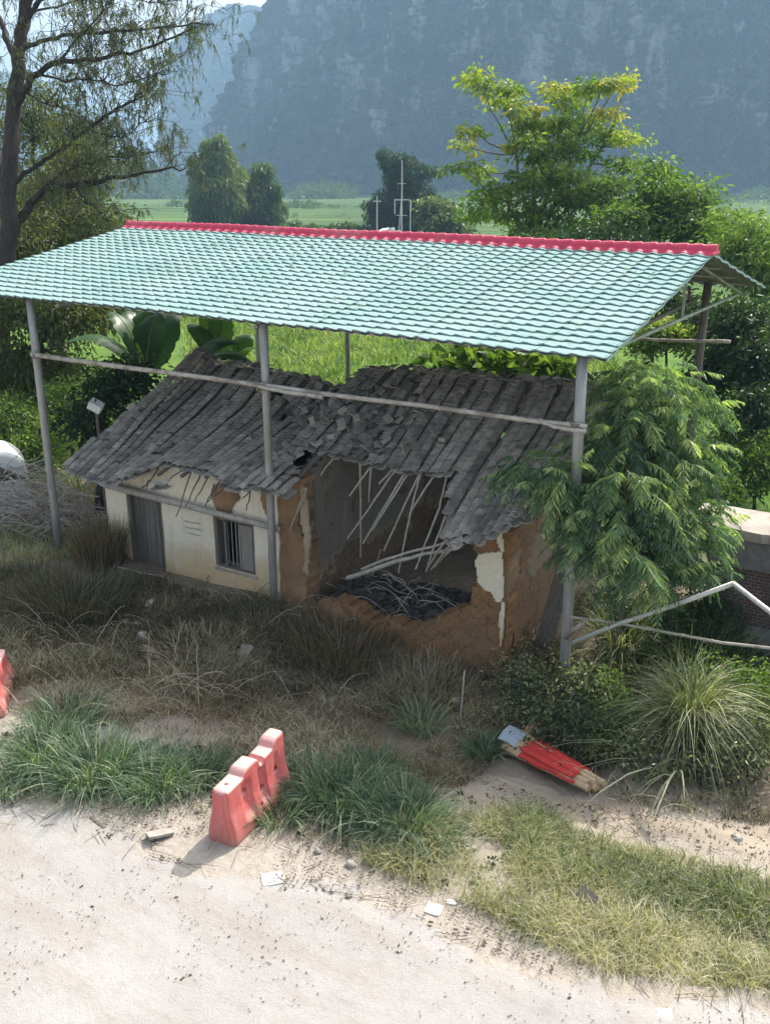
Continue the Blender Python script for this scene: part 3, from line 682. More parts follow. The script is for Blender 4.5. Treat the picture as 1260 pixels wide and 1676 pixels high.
def window():
    mb = MB(); w = .06; y = YF+.08
    mb.box((xW0+w/2, y, (zW0+zW1)/2), (w, .14, zW1-zW0-.01)); mb.box((xW1-w/2, y, (zW0+zW1)/2), (w, .14, zW1-zW0-.01))
    mb.box(((xW0+xW1)/2, y, zW1-w/2), (xW1-xW0-2*w-.004, .14, w)); mb.box(((xW0+xW1)/2, y, zW0+w/2), (xW1-xW0-2*w-.004, .14, w))
    f = mb.build('window', M_wood, HOUSE)
    mx = xW0+(xW1-xW0)*.60
    Ms = pm('grey_shutter_boards', (.2, .175, .15), (.33, .295, .25), 6, .9, .5, .006, (4, 4, .3))
    mb = MB(); mb.box(((mx+xW1-w)/2, YF+.02, (zW0+zW1)/2), (xW1-w-mx, .03, zW1-zW0-.16)); mb.box(((mx+xW1-w)/2-.12, YF-.003, (zW0+zW1)/2), (.012, .012, zW1-zW0-.2)); mb.build('shutter', Ms, f)
    mb = MB(); mb.box((xW0+w+.14, YF+.075, (zW0+zW1)/2), (.03, .25, zW1-zW0-.16), rz=.75); mb.build('shutter', Ms, f)
    mb = MB()
    for k in range(4):
        x = mx-.06-.105*k; mb.tube([(x, YF+.13, zW0+w), (x, YF+.13, zW1-w)], [.011, .011], 6)
    mb.build('window_bars', M_pipe, f)
    mb = MB(); mb.box(((xW0+xW1)/2, YF+.02, zW0-.025), (xW1-xW0+.06, .1, .05)); mb.build('window_sill', M_conc, f)
window()

def tiles():
    gone = [roofpoly([(476, 806), (478, 772), (497, 748), (515, 742), (560, 750), (585, 756), (600, 766), (640, 768), (670, 775), (700, 776), (744, 780), (735, 805), (728, 830), (733, 850), (722, 880), (735, 900), (740, 960), (470, 900)])]
    gone += [roofpoly(q) for q in ([(320, 672), (338, 664), (346, 672), (326, 684)], [(448, 690), (470, 672), (478, 680), (456, 704)], [(248, 770), (262, 762), (350, 778), (374, 806), (300, 800), (245, 790)], [(258, 645), (266, 642), (268, 650), (259, 652)], [(240, 668), (248, 666), (248, 673), (240, 674)],
             [(350, 575), (372, 602), (420, 618), (425, 596)], [(664, 624), (690, 622), (700, 634), (668, 636)], [(434, 655), (445, 640), (470, 640), (455, 662)], [(540, 700), (556, 690), (560, 700), (545, 708)])]
    eave_cut = interp_tab(sorted([tuple(roof_hit(a, b)[:2]) for a, b in ((100, 765), (140, 778), (185, 792), (245, 800), (270, 765), (345, 778), (375, 803), (410, 798), (450, 805))]))
    x0, x1 = roof_hit(103, 764)[0], -5.05
    cw = .19; ex = .105
    top = MB(); ang = np.linspace(-1, 1, 5)
    ncol = int((x1-x0)/cw)
    for layer in (0, 1):
        for c in range(ncol):
            xc = x0+(c+.5*layer+.5)*cw
            colt = R.uniform(.25, .75); slip = R.uniform(-.05, .05); drift = R.uniform(-.03, .03)
            y = float(eave_cut(xc))-.05+slip if xc < -9.6 else YE-.12+slip
            xr = xc
            while y < YR+.02:
                x = xr+.035*float(np.sin(y*2.1+xc*.9))+drift*(y-YE)
                # the left gable edge leans in towards the ridge
                if xc < -14.8 and (x-x0) < (y-YE)*.17: y += ex; continue
                mess = vnoise(np.array([x*1.1]), np.array([y*1.1]))[0]
                messy = (-11.8 < x < -8.6) and mess > -.1 or mess > .72
                if any(inpoly(np.array([x]), np.array([y+.03]), g)[0] for g in gone): y += ex*.8; continue
                if R.random() < (.10 if messy else .008): y += ex; continue
                z = float(zroof(x, y)); dz = (float(zroof(x, y+.1))-z)/.1
                w = .08 if layer == 0 else .09; ln = .17+R.uniform(-.01, .01)
                yaw = R.gauss(0, .35 if messy else .05); roll = R.gauss(0, .16 if messy else .03); tl = .12+R.gauss(0, .12 if messy else .03)
                sgn = 1 if layer == 0 else -1; th = .014; lift = .06 if layer == 0 else .0
                if messy: lift += abs(R.gauss(0, .025))
                P = []
                for lower in (0, th):
                    for v in (0, 1):
                        for a in ang:
                            lx = a*w; ly = v*ln; lz = sgn*.030*(1-a*a)+roll*lx-tl*ly+lift-lower
                            P.append((x+lx*math.cos(yaw)-ly*math.sin(yaw), y+lx*math.sin(yaw)+ly*math.cos(yaw), z+dz*ly+lz))
                F = [(k, k+1, k+6, k+5) for k in range(4)]+[(10+k, 10+k+1, k+1, k) for k in range(4)]+[(0, 5, 15, 10), (9, 4, 14, 19)]
                top.add(P, F, float(np.clip(colt+R.gauss(0, .16), 0, 1)))
                y += ex*(R.uniform(.9, 1.1) if not messy else R.uniform(.8, 1.3))
    roof = top.build('tile_roof', M_tile, HOUSE)
    # rear slope, seen edge on along the ridge
    mb = MB()
    for c in range(ncol+1):
        xc = x0+.6+c*cw
        if xc > x1: break
        y = YR+.08
        while y < YB:
            z = float(zroof(xc, y)); mb.box((xc, y, z+.02), (.18, .3, .02), tilt=(-.55, R.gauss(0, .05)), t=R.random()); y += .24
    mb.build('rear_tile_roof', M_tile, HOUSE)
    # loose rubble course on the ridge
    mb = MB()
    for x in np.arange(x0+.8, x1, .11):
        z = float(ridge_z(x)); 
        if -12.9 < x < -11.2 and R.random() < .6: continue
        mb.box((x+R.gauss(0, .03), YR+R.gauss(0, .06), z+.07+R.uniform(0, .05)), (R.uniform(.12, .24), .17, .02), rz=R.uniform(-.6, .6), tilt=(R.gauss(0, .35), R.gauss(0, .35)), t=R.random())
    mb.build('ridge_rubble', M_tile, roof)
    # loose broken tiles lying where the two roofs have slid together
    for k in range(70):
        px = R.gauss(560, 75); py = 640+R.random()*120
        h = roof_hit(px, py)
        if h[1] > YR or h[1] < YE or any(inpoly(np.array([h[0]]), np.array([h[1]]), g)[0] for g in gone): continue
        mb = MB(); mb.box((h[0], h[1], float(zroof(h[0], h[1]))+.13), (R.uniform(.1, .2), R.uniform(.1, .2), .015), rz=R.uniform(0, 3), tilt=(.5+R.gauss(0, .3), R.gauss(0, .3)), t=R.random()**.6); mb.build('loose_tile', M_tile, roof)
    return gone
gone = tiles()
def carpentry():
    # battens left hanging from the edge of the hole
    H = [(588, 757, 590, 912), (605, 765, 604, 822), (605, 765, 572, 812), (647, 768, 568, 882), (645, 765, 620, 792), (662, 773, 594, 890), (668, 773, 610, 868), (687, 772, 628, 902), (712, 775, 672, 838), (672, 838, 652, 938), (689, 770, 672, 836), (731, 775, 720, 830), (720, 830, 680, 932), (728, 845, 700, 925), (548, 745, 513, 793), (513, 750, 478, 798), (500, 800, 467, 888), (742, 885, 705, 932), (750, 888, 712, 928), (728, 885, 697, 935), (757, 890, 730, 905), (735, 840, 724, 880)]
    def endpt(p, q): return np.linalg.norm(np.array(p)-np.array(q)) < 6
    for i, (a, b, c, d) in enumerate(H):
        if (a, b) == (672, 838): p = PY(a, b, 14.0); q = PY(c, d, 13.85)
        elif (a, b) == (720, 830): p = PY(a, b, 14.05); q = PY(c, d, 13.6)
        else:
            p = roof_hit(a, b-3); p = p+np.array([0, .03, -.04]); q = PY(c, d, max(13.55, min(p[1]-.2, 14.0 if b < 800 else 13.3)))
            if i in (0, 1): q = PY(c, d, p[1]+.1)
        P, r = stick(p, q, .021, -.03*R.random(), .004, 8, .75); mb = MB(); mb.tube(P, r, 5); mb.build('batten', M_paleb, HOUSE)
    for (a, b, c, d, y1, y2, r) in ((568, 946, 742, 898, 13.75, 13.7, .045), (592, 932, 748, 884, 13.85, 13.6, .03)):
        P, rr = stick(PY(a, b, y1), PY(c, d, y2), r, -.04, .01, 9, .7); mb = MB(); mb.tube(P, rr, 7); mb.build('rafter', M_paleb, HOUSE)
    # splintered ends sticking out under the eave above the plastered wall
    for (a, b, c, d) in ((262, 764, 238, 802), (300, 768, 262, 802), (315, 770, 288, 846), (330, 775, 303, 830), (343, 778, 318, 822), (350, 800, 335, 830), (362, 790, 340, 822), (372, 798, 352, 812), (412, 800, 403, 836), (246, 790, 232, 800), (420, 795, 398, 815)):
        p = PY(a, b-4, 13.35); q = PY(c, d, 12.95); P, r = stick(p, q, .018, .0, .01, 6, .6); mb = MB(); mb.tube(P, r, 5); mb.build('batten', M_wood, HOUSE)
    # heavy rafters under the tiles
    for x in np.arange(-14.9, -5.2, .62):
        if -9.8 < x < -6.6: y0 = 14.9
        else: y0 = YE+.12
        P = np.array([[x, y, float(zroof(x, y))-.08] for y in np.linspace(y0, YR, 6)]); mb = MB(); mb.tube(P, .04, 6); mb.build('rafter', M_wood, HOUSE)
    mb = MB(); P = np.array([[x, YR, float(ridge_z(x))-.16] for x in np.linspace(-15, -5.6, 14)]); mb.tube(P, .07, 7); mb.build('ridge_beam', M_wood, HOUSE)
carpentry()
def heap(name, label, cat, c, rx, ry, h, n, mat, sz=(.1, .2), flat=.25, mound=None):
    mb = MB(); c = np.asarray(c, float)
    if mound:
        a = np.linspace(-1, 1, 24); A, Bq = np.meshgrid(a, a, indexing='ij')
        hh = h*np.clip(1-(A*A+Bq*Bq), -.2, 1)*(1+.4*fbm(A*2.5+c[0], Bq*2.5, o=3))
        mb.grid(np.stack([c[0]+A*rx, c[1]+Bq*ry, c[2]+hh-.05], -1), m=1)
    for _ in range(n):
        a = R.uniform(0, 6.28); r = math.sqrt(R.random())*.95
        x = c[0]+rx*r*math.cos(a); y = c[1]+ry*r*math.sin(a); z = c[2]+h*max(0, 1-r*r)+R.uniform(0, .05)
        s = R.uniform(*sz); mb.box((x, y, z), (s, s*R.uniform(.5, 1), s*R.uniform(flat*.5, flat*1.5)), rz=R.uniform(0, 3), tilt=(R.gauss(0, .5), R.gauss(0, .5)), t=R.random())
    o = mb.build(name, [mat, mound or mat], origin=tuple(c)); return tag(o, label, cat)
hc = PY(690, 985, 14.1)
heap('tile_heap', 'heap of fallen grey roof tiles inside the open room behind the low wall', 'rubble', (hc[0], 14.6, -.1), 1.6, 1.05, .42, 620, M_tiled, (.05, .15), .16, M_dirtd)  # dark tiles and dark mound put the room's shade into the colour
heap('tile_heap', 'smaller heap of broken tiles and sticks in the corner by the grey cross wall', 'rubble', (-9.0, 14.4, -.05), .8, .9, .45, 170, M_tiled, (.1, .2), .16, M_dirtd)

# ================================================================== OBJECTS
def boolean_cut(o, cutters):
    for c in cutters:
        md = o.modifiers.new('cut', 'BOOLEAN'); md.object = c; md.operation = 'DIFFERENCE'; md.solver = 'EXACT'
    dg = bpy.context.evaluated_depsgraph_get(); me = bpy.data.meshes.new_from_object(o.evaluated_get(dg)); o.modifiers.clear(); o.data = me
    for c in cutters: bpy.data.objects.remove(c)
def barrier(p0, p1, label, H=.92):
    """hollow plastic road barrier from ground point p0 (near end) to p1"""
    p0 = np.array(p0); p1 = np.array(p1); L = float(np.linalg.norm((p1-p0)[:2])); ax = (p1-p0)/np.linalg.norm(p1-p0); ax[2] = 0; ax = unit(ax)
    nr = np.array([-ax[1], ax[0], 0]); z0 = min(p0[2], p1[2])-.01
    root = thing('road_barrier', label, 'barrier', tuple(p0), 'red plastic road barriers')
    S = np.concatenate([[0, .012, .03], np.linspace(.06, .94, 72), [.97, .988, 1.0]])
    top = lambda s: np.interp(s, [0, .02, .27, .30, .33, .49, .52, .55, .60, .63, .77, .80, .84, .97, 1], [.80, .84, .845, .90, .93, .93, .90, .78, .78, .845, .86, .93, .965, .965, .93])*H
    TT = np.concatenate([np.linspace(0, .94, 26), [.97, .99, 1.0]])
    def halfw(s, z):
        w = np.interp(z/H, [0, .035, .1, .22, .5, .8, 1.0], [.165, .205, .215, .20, .135, .115, .105])
        # upright fluted recesses with ribs between
        for c, wd, dp in ((.30, .085, .045), (.56, .07, .045), (.80, .05, .025)):
            w = w-dp*np.clip(1-((s-c)/wd)**2, 0, 1)**.7*sstep(.16, .34, z/H)*(1-sstep(.66, .8, z/H))
        e = np.minimum(s, 1-s)*L; w = w-.055*(1-sstep(0, .05, e))
        return np.maximum(w, .03)
    rings = []
    for s in S:
        tp = float(top(s)); z = TT*tp; hw = halfw(s, z); hw[-1] -= .03; hw[-2] -= .014
        e = min(s, 1-s)*L; zz = z+(.02*(1-sstep(0, .04, e)) if True else 0)*(TT < .1)
        ln = p0[:2]+ax[:2]*(s*L)
        left = [np.array([ln[0], ln[1], z0+q])+nr*h for q, h in zip(zz, hw)]
        right = [np.array([ln[0], ln[1], z0+q])-nr*h for q, h in zip(zz, hw)]
        rings.append(np.array(left+right[::-1]))
    V2 = np.array(rings); m = V2.shape[1]
    mb = MB(); V = V2.reshape(-1, 3); i = np.arange(len(S)-1)[:, None]*m; j = np.arange(m)[None, :]; j2 = (j+1) % m
    F = np.stack([i+j, i+j2, i+m+j2, i+m+j], -1).reshape(-1, 4)[:, ::-1]
    mb.add(V, F); mb.F.append(np.arange(m)[None, :]); mb.M.append(np.zeros(1, np.int32)); mb.F.append(((len(S)-1)*m+np.arange(m))[None, ::-1]); mb.M.append(np.zeros(1, np.int32))
    body = mb.build('body', M_bar, root, smooth=False)
    cut = []
    for s, z, r in ((.30, .60, .048), (.56, .42, .05), (.80, .50, .05), (.47, .27, .03)):
        c = p0+ax*(s*L); c[2] = z0+z*H; cm = MB(); cm.tube([c-nr*.5, c+nr*.5], [r, r], 20); cut.append(cm.build('cutter', M_bar, root))
    bpy.context.view_layer.update(); boolean_cut(body, cut)
    for p in body.data.polygons: p.use_smooth = True
    try: body.data.set_sharp_from_angle(angle=math.radians(38))
    except Exception: pass
    # fill caps on top, drain plug low on the side
    c = p0+ax*(.14*L); c[2] = z0+.842*H; mb = MB(); mb.tube([c, c+[0, 0, .018]], [.022, .02], 12); mb.build('fill_cap', M_bar, root, smooth=False)
    c = p0+ax*(.47*L)-nr*.19; c[2] = z0+.19*H; mb = MB(); mb.tube([c+nr*.05, c-nr*.022], [.03, .028], 12); mb.build('drain_plug', M_bar, root)
    return root
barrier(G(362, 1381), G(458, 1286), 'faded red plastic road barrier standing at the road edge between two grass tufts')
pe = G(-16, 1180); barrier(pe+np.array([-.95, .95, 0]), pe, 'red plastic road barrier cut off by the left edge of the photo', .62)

def slab(name, label, cat, px, py, L, Wd, th, rz, mat, tilt=(0, 0), group=None, dz=0.0, outline=None):
    c = G(px, py)+np.array([0, 0, th/2+dz]); mb = MB()
    k = 7; an = [(-1, -1), (-.2, -1.06), (1, -.93), (1.04, .1), (.94, 1), (.1, .95), (-1.05, .92)] if outline is None else outline
    P = np.array([[a*L/2, b*Wd/2] for a, b in an]); n = len(P); cz, sz = math.cos(rz), math.sin(rz)
    P = P @ np.array([[cz, sz], [-sz, cz]])
    V = [[x, y, s*th/2+tilt[0]*x+tilt[1]*y] for s in (-1, 1) for x, y in P]
    mb.add(np.array(V)+c, [tuple(range(n))[::-1], tuple(range(n, 2*n))]+[(i, (i+1) % n, n+(i+1) % n, n+i) for i in range(n)])
    o = mb.build(name, mat, origin=tuple(c)); return tag(o, label, cat, group)
slab('tile_piece', 'white square of broken tile lying on the road in front of the barrier', 'tile', 446, 1440, .24, .2, .02, .75, M_white)
slab('tile_piece', 'white tile fragment on the road at the edge of the sunlit grass', 'tile', 710, 1490, .17, .16, .02, .1, M_white)
slab('tile_piece', 'small pale pebble like scrap beside the white tile fragment near the grass', 'tile', 739, 1479, .1, .06, .02, .3, M_white)
slab('tile_piece', 'pale curved slab leaning on the dirt to the left of the barrier', 'tile', 262, 1370, .3, .17, .035, 1.1, M_stone, (.1, -.25), dz=.03)
slab('tile_piece', 'white scrap lying at the very bottom of the road, right of centre', 'tile', 1088, 1664, .13, .15, .02, .5, M_white)
slab('tile_piece', 'faint pale stone at the road edge below the sunlit grass', 'stone', 995, 1492, .2, .14, .03, .2, M_stone)
slab('tile_shard', 'pale upright tile shard in the weeds below the wooden door', 'tile', 243, 1004, .15, .24, .02, .3, M_conc, (0, 1.1), dz=.1)
slab('tile_shard', 'pale cup shaped shard standing in the weeds left of the earth wall', 'tile', 401, 1078, .24, .22, .02, .1, M_conc, (0, .8), dz=.1, outline=[(-1, 1), (-.8, -.2), (-.3, -.9), (.35, -.9), (.85, -.2), (1, 1), (0, 1.1)])
slab('board_scrap', 'dark scrap of board poking out of the sunlit grass', 'board', 960, 1486, .24, .11, .02, -.3, M_wood, (.1, .8), dz=.13)
slab('board_scrap', 'dark stick shaped scrap on the dirt left of the pale slab', 'stick', 160, 1348, .3, .04, .02, -.2, M_wood)
slab('paper_scrap', 'white scrap of litter at the foot of the upright stick by the earth wall', 'litter', 742, 1152, .2, .12, .03, .3, M_white, (.2, .3), dz=.04)
def rock(name, label, px, py, s, mat, dz=0, flat=.7, group=None):
    c = G(px, py); mb = MB(); n, m = 14, 9
    th = np.linspace(0, 2*math.pi, n+1); ph = np.linspace(0, math.pi, m); T_, P_ = np.meshgrid(th, ph, indexing='ij')
    sd_ = R.random()*90; ux, uy, uz = np.cos(T_)*np.sin(P_), np.sin(T_)*np.sin(P_), np.cos(P_)
    r = 1+.28*fbm(ux*1.5+sd_, uy*1.5, uz*1.5, o=3); r[-1] = r[0]
    mb.grid(np.stack([c[0]+ux*r*s, c[1]+uy*r*s*.8, c[2]+dz+s*flat*.4+uz*r*s*flat], -1)[:, ::-1])
    return tag(mb.build(name, mat, origin=tuple(c)), label, 'stone', group)
for (a, b, s, l) in ((207, 1022, .09, 'pale rubble stone left of the rubble patch in the weeds'), (225, 1024, .08, 'pale rubble stone just right of its pale neighbour in the weeds'), (235, 1050, .16, 'brown rubble stone in the middle of the rubble patch by the weeds'), (243, 1068, .13, 'round tan stone at the front of the rubble patch by the weeds'), (270, 1048, .1, 'grey stone right of the brown rubble stone in the weeds'), (205, 1040, .07, 'small white stone at the left of the rubble patch'), (520, 1395, .05, 'small grey stone in the barrier shadow'), (575, 1418, .06, 'pale stone at the edge of the shadow right of the barrier'), (325, 1330, .05, 'small pale stone left of the barrier foot'), (1205, 1375, .07, 'pale stone on the dry mud path at the right edge'), (675, 1122, .08, 'pale stone at the foot of the orange earth wall')):
    rock('stone', l, a, b, s, M_stone)
rock('earth_lump', 'rounded lump of fallen earth wall in the weeds left of the orange wall', 555, 1020, .42, M_mudplain, .0, .8)['category'] = 'earth lump'

def bundle():
    a = G(848, 1232)+[0, 0, .16]; b = G(972, 1296)+[0, 0, .11]; root = thing('stake_bundle', 'bundle of peeled stakes wrapped in red paper lying beside the dry mud path', 'bundle', tuple(a))
    ax = unit(b-a); sd_ = unit(np.cross(ax, [0, 0, 1.])); up = np.cross(sd_, ax); L = np.linalg.norm(b-a)
    offs = [(-.15, -.02), (-.10, .05), (-.04, -.01), (-.05, .09), (.02, .07), (.03, -.03), (.09, .04), (.14, -.02), (.10, -.06), (-.09, -.07), (0, -.08)]
    for i, (u, v) in enumerate(offs):
        s0 = R.uniform(-.12, .03); 
        P = [a+ax*(L*t)+sd_*u*1.4*(1-.42*t)+up*v*1.3*(1-.42*t) for t in (s0-.03, .3, .6, 1.0+R.uniform(-.05, .07))]
        mb = MB(); mb.tube(P, [.066, .06, .052, .045], 7); mb.build('stake', M_stake, root)
    # the red paper, crumpled round the stakes
    n, m = 90, 30; T_, A_ = np.meshgrid(np.linspace(.2, .86, m), np.linspace(0, 2*math.pi, n), indexing='ij')
    r = (1-.42*T_); lob = .80+.34*np.abs(np.cos(A_*4.5+T_*1.5))**.7+.05*fbm(A_*2, T_*14, o=3); lob[:, -1] = lob[:, 0]
    U = np.cos(A_)*.255*r*lob; V_ = np.sin(A_)*.165*r*lob; tj = T_+.018*np.cos(A_*6)*((T_ < .2)*1.0+(T_ > .84))
    pts = a+ax*(L*tj)[..., None]+sd_*U[..., None]+up*(V_+.01)[..., None]
    mb = MB(); mb.grid(pts); mb.build('red_paper_wrap', M_red, root, smooth=True)
bundle()
slab('cardboard_piece', 'blue grey piece of crumpled cardboard at the upper end of the red bundle', 'cardboard', 836, 1234, .36, .26, .015, -.35, M_card, (.2, .4), dz=.3, outline=[(-1, 1), (-1.05, .1), (-.9, -1), (.2, -.85), (1, -1.05), (.95, .3), (1.05, .95), (.1, 1.1)])
pole('upright_stick', 'thin pale stick standing upright in the ground left of the red bundle', 'stick', G(752, 1192)-[0, 0, .1], PY(760, 1098, G(752, 1192)[1]+.1), .016, M_paleb, 0, .003)

def brick_shed():
    y0 = 15.6; zt = PY(1215, 866, y0)[2]; x0 = PY(1125, 866, y0)[0]; yb = PZ(1190, 828, zt)[1]; x1 = x0+6
    r = thing('brick_shed', 'low dark brick shed with flat concrete roof behind the reeds', 'shed', (x0, y0, 0))
    M_brick, N, L, B = newmat('sooty_brick'); p = mapping(N, L, geo(N), (1, 1, 1), (math.pi/2, 0, 0))
    bk = N.new('ShaderNodeTexBrick'); L.new(p, bk.inputs[0]); bk.inputs['Scale'].default_value = 4.2; bk.inputs['Mortar Size'].default_value = .03
    bk.inputs['Color1'].default_value = (.16, .07, .05, 1); bk.inputs['Color2'].default_value = (.09, .05, .045, 1); bk.inputs['Mortar'].default_value = (.2, .19, .18, 1)
    n1 = noise(N, L, geo(N), 2.5, 5); L.new(mixc(N, L, mrange(N, L, n1, .4, .6, 0, .8), bk.outputs[0], (.05, .045, .045)), B.inputs['Base Color']); B.inputs['Roughness'].default_value = .9
    mb = MB(); mb.box(((x0+x1)/2+.2, (y0+yb)/2+.1, zt/2-.5), (x1-x0-.3, yb-y0-.3, zt+.7)); mb.build('wall', M_brick, r)
    grid_wall('roof', [(x0, y0-.1), (x1, y0-.1), (x1, yb), (x0, yb)], [], lambda u, n, z: (u, z, zt-.16+n*1.0), .16, M_conc, r, .12, .012, .3)
    mb = MB(); mb.box((x0+3.2, y0-.02, zt-.42), (5.6, .06, .5)); mb.build('lintel', M_cdark, r)
    return r
brick_shed()
c = G(1250, 1062); mb = MB(); n = 24
T_, P_ = np.meshgrid(np.linspace(0, 2*math.pi, n+1), np.linspace(0, math.pi, 12), indexing='ij')
pw = lambda v, e: np.sign(v)*np.abs(v)**e
mb.grid(np.stack([c[0]+pw(np.cos(T_), .5)*pw(np.sin(P_), .5)*.42, c[1]+pw(np.sin(T_), .5)*pw(np.sin(P_), .5)*.4, c[2]+.25+pw(np.cos(P_), .5)*.26], -1)[:, ::-1])
tag(mb.build('concrete_block', M_cdark, origin=tuple(c), smooth=True), 'rounded grey concrete block against the dark brick shed wall', 'block')
def pipe_frame():
    r = thing('bent_pipe', 'bent pale metal pipe frame leaning on the right front pole of the shelter', 'frame', tuple(G(935, 1100)))
    def seg(pts, rad, nm='pipe', mat=M_pipe):
        P = [PY(a, b, y) for a, b, y in pts]; mb = MB(); mb.tube(P, rad, 8); mb.build(nm, mat, r, smooth=True)
    seg([(938, 1052, 12.9), (1010, 1022, 12.85), (1100, 992, 12.7), (1200, 955, 12.6)], .034)
    seg([(1200, 955, 12.6), (1232, 980, 12.3), (1262, 1003, 12.1), (1330, 1050, 11.6)], .034)
    seg([(930, 1010, 12.93), (1000, 1018, 12.85), (1090, 1035, 12.8), (1180, 1052, 12.7), (1270, 1062, 12.5)], .022, 'cross_pipe', M_bamboo)
    seg([(925, 1045, 12.95), (955, 1018, 12.88)], .03, 'strut', M_bamboo)
pipe_frame()
def tank():
    # white plastic drum half buried in the brush pile
    c = PD(-2, 775, 23); c = on(c[0], c[1]); r = .66; ax = unit(np.array([c[0], c[1], 0])); sd_ = np.array([ax[1], -ax[0], 0]); mb = MB()
    n = 30; a = np.linspace(0, math.pi, n); pts = []
    zt = PD(2, 742, 23)[2]; h = zt-c[2]
    for t in (0, .03, .06, 1.5, 1.53, 1.56):
        k = .96 if t in (0, 1.56) else 1
        pts.append(np.stack([c+ax*t-sd_*math.cos(q)*r*k+np.array([0, 0, h-r+math.sin(q)*r*k]) for q in a]))
    g = np.array(pts); mb.grid(g)
    for e in (0, -1): cc = g[e].mean(0); mb.add(np.concatenate([g[e], [cc]]), [(k, k+1, n) for k in range(n-1)])
    lo = g.copy(); lo2 = g[:, [0, -1]].copy(); lo3 = lo2.copy(); lo3[..., 2] = c[2]-.2
    for e in (0, 1): mb.grid(np.stack([lo2[:, e], lo3[:, e]], 1))
    for e in (0, -1): mb.add([g[e][0], g[e][-1], [g[e][-1][0], g[e][-1][1], c[2]-.2], [g[e][0][0], g[e][0][1], c[2]-.2]], [(0, 1, 2, 3)])
    return tag(mb.build('water_tank', M_tank, origin=tuple(c), smooth=False), 'white rounded tank behind the brush pile at the left edge', 'tank')
tank()
c = PD(157, 664, 21.5); mb = MB(); 
mb.box(c, (.3, .22, .2), rz=.5, tilt=(.35, .5)); mb2 = MB(); mb2.box(c-[0, 0, .9], (.1, .1, 1.3))
bx = thing('meter_box', 'tilted small white box on a post beside the left roof edge', 'box', (c[0], c[1], 0)); mb.build('box', M_white, bx)
mb = MB(); mb.tube([on(c[0], c[1], -.1), c-[0, 0, .1]], .04, 6); mb.build('post', M_wood, bx)

def brush(name, label, c, rx, ry, h, n, mat, L=(.8, 2.0), r=.014, cat='brush pile'):
    mb = MB(); c = np.asarray(c, float)
    for _ in range(n):
        a = R.uniform(0, 6.28); q = math.sqrt(R.random()); p = c+np.array([rx*q*math.cos(a), ry*q*math.sin(a), h*(1-q*q)*R.uniform(.3, 1)])
        d = np.array([R.gauss(0, 1), R.gauss(0, .6), R.gauss(0, .25)]); d = unit(d); l = R.uniform(*L)
        path = [p-d*l/2, p+[0, 0, R.uniform(0, .2)], p+d*l/2-[0, 0, R.uniform(0, .3)]]
        P = polyline(path, 6)+rng.normal(size=(6, 3))*.02; P[:, 2] = np.maximum(P[:, 2], hz(P[:, 0], P[:, 1])+.01)
        mb.tube(P, np.linspace(r*R.uniform(.5, 1.2), r*.3, 6), 4, t=R.random())
    return tag(mb.build(name, mat, origin=tuple(c)), label, cat)
brush('brush_pile', 'pile of dry grey cut branches at the left edge below the white tank', G(20, 845), 2.6, 1.5, 1.35, 520, M_bamboo)
brush('stick_tangle', 'tangle of fallen battens and sticks inside the open room over the tile heap', np.array([-8.3, 14.4, .05]), 1.5, .7, .55, 45, M_paleb, L=(.5, 1.5), r=.012, cat='sticks')
brush('brush_pile', 'loose dry sticks between the left pole and the plastered wall', G(130, 862), 1.3, .9, .5, 110, M_bamboo)

def utility():
    def line(ob, a, b, d, r, nm):
        mb = MB(); mb.tube([PD(*a, d), PD(*b, d)], [r, r], 6); mb.build(nm, M_pipe, ob)
    d = 118.0
    b = PD(645, 400, d); b[2] = 0
    o = thing('utility_pole', 'tall thin white pole with short cross arms in front of the bamboo clump', 'pole', tuple(b)); 
    mb = MB(); mb.tube([PD(657, 402, d), PD(658, 262, d)], [.1, .06], 8); mb.build('pole', M_pipe, o)
    for (y, w_) in ((300, 7), (326, 12), (352, 9)): line(o, (657-w_, y), (657+w_, y), d-.2, .05, 'cross_arm')
    o = thing('utility_pole', 'short thin white pole left of the tall one before the bamboo clump', 'pole', tuple(b+[-2.5, -1.5, 0])); mb = MB(); mb.tube([PD(617, 400, d), PD(617, 320, d)], [.09, .06], 8); mb.build('pole', M_pipe, o)
    line(o, (610, 329), (624, 329), d-.2, .08, 'cross_arm')
    o = thing('pipe_gantry', 'pale goal shaped pole frame around the tall pole before the bamboo clump', 'frame', tuple(b+[1.5, 1, 0]))
    line(o, (671, 402), (672, 327), d+1, .08, 'post'); line(o, (646, 327), (672, 327), d+1, .05, 'crossbar'); line(o, (646, 350), (646, 327), d+1, .06, 'post'); line(o, (652, 385), (657, 325), d+1, .06, 'strut')
    o = thing('field_machine', 'small pale farm machine on the field just above the red ridge', 'machine', tuple(PD(640, 382, d-3)))
    mb = MB()
    for (x, y, s) in ((625, 379, .5), (632, 377, .45), (641, 375, .4), (650, 380, .45)): mb.box(PD(x, y, d-3), (s*1.6, s, s), rz=R.random(), tilt=(R.gauss(0, .3), R.gauss(0, .3)))
    mb.build('body', M_white, o); mb = MB(); mb.box(PD(664, 386, d-3), (2.0, 1, .7), rz=.5); mb.build('trailer', M_pipe, o)
    for x in (628, 646): 
        c = PD(x, 385, d-3.4); mb = MB(); mb.tube([c, c+[.3, -.15, 0]], [.55, .55], 14); mb.build('wheel', M_dirtd, o)
utility()

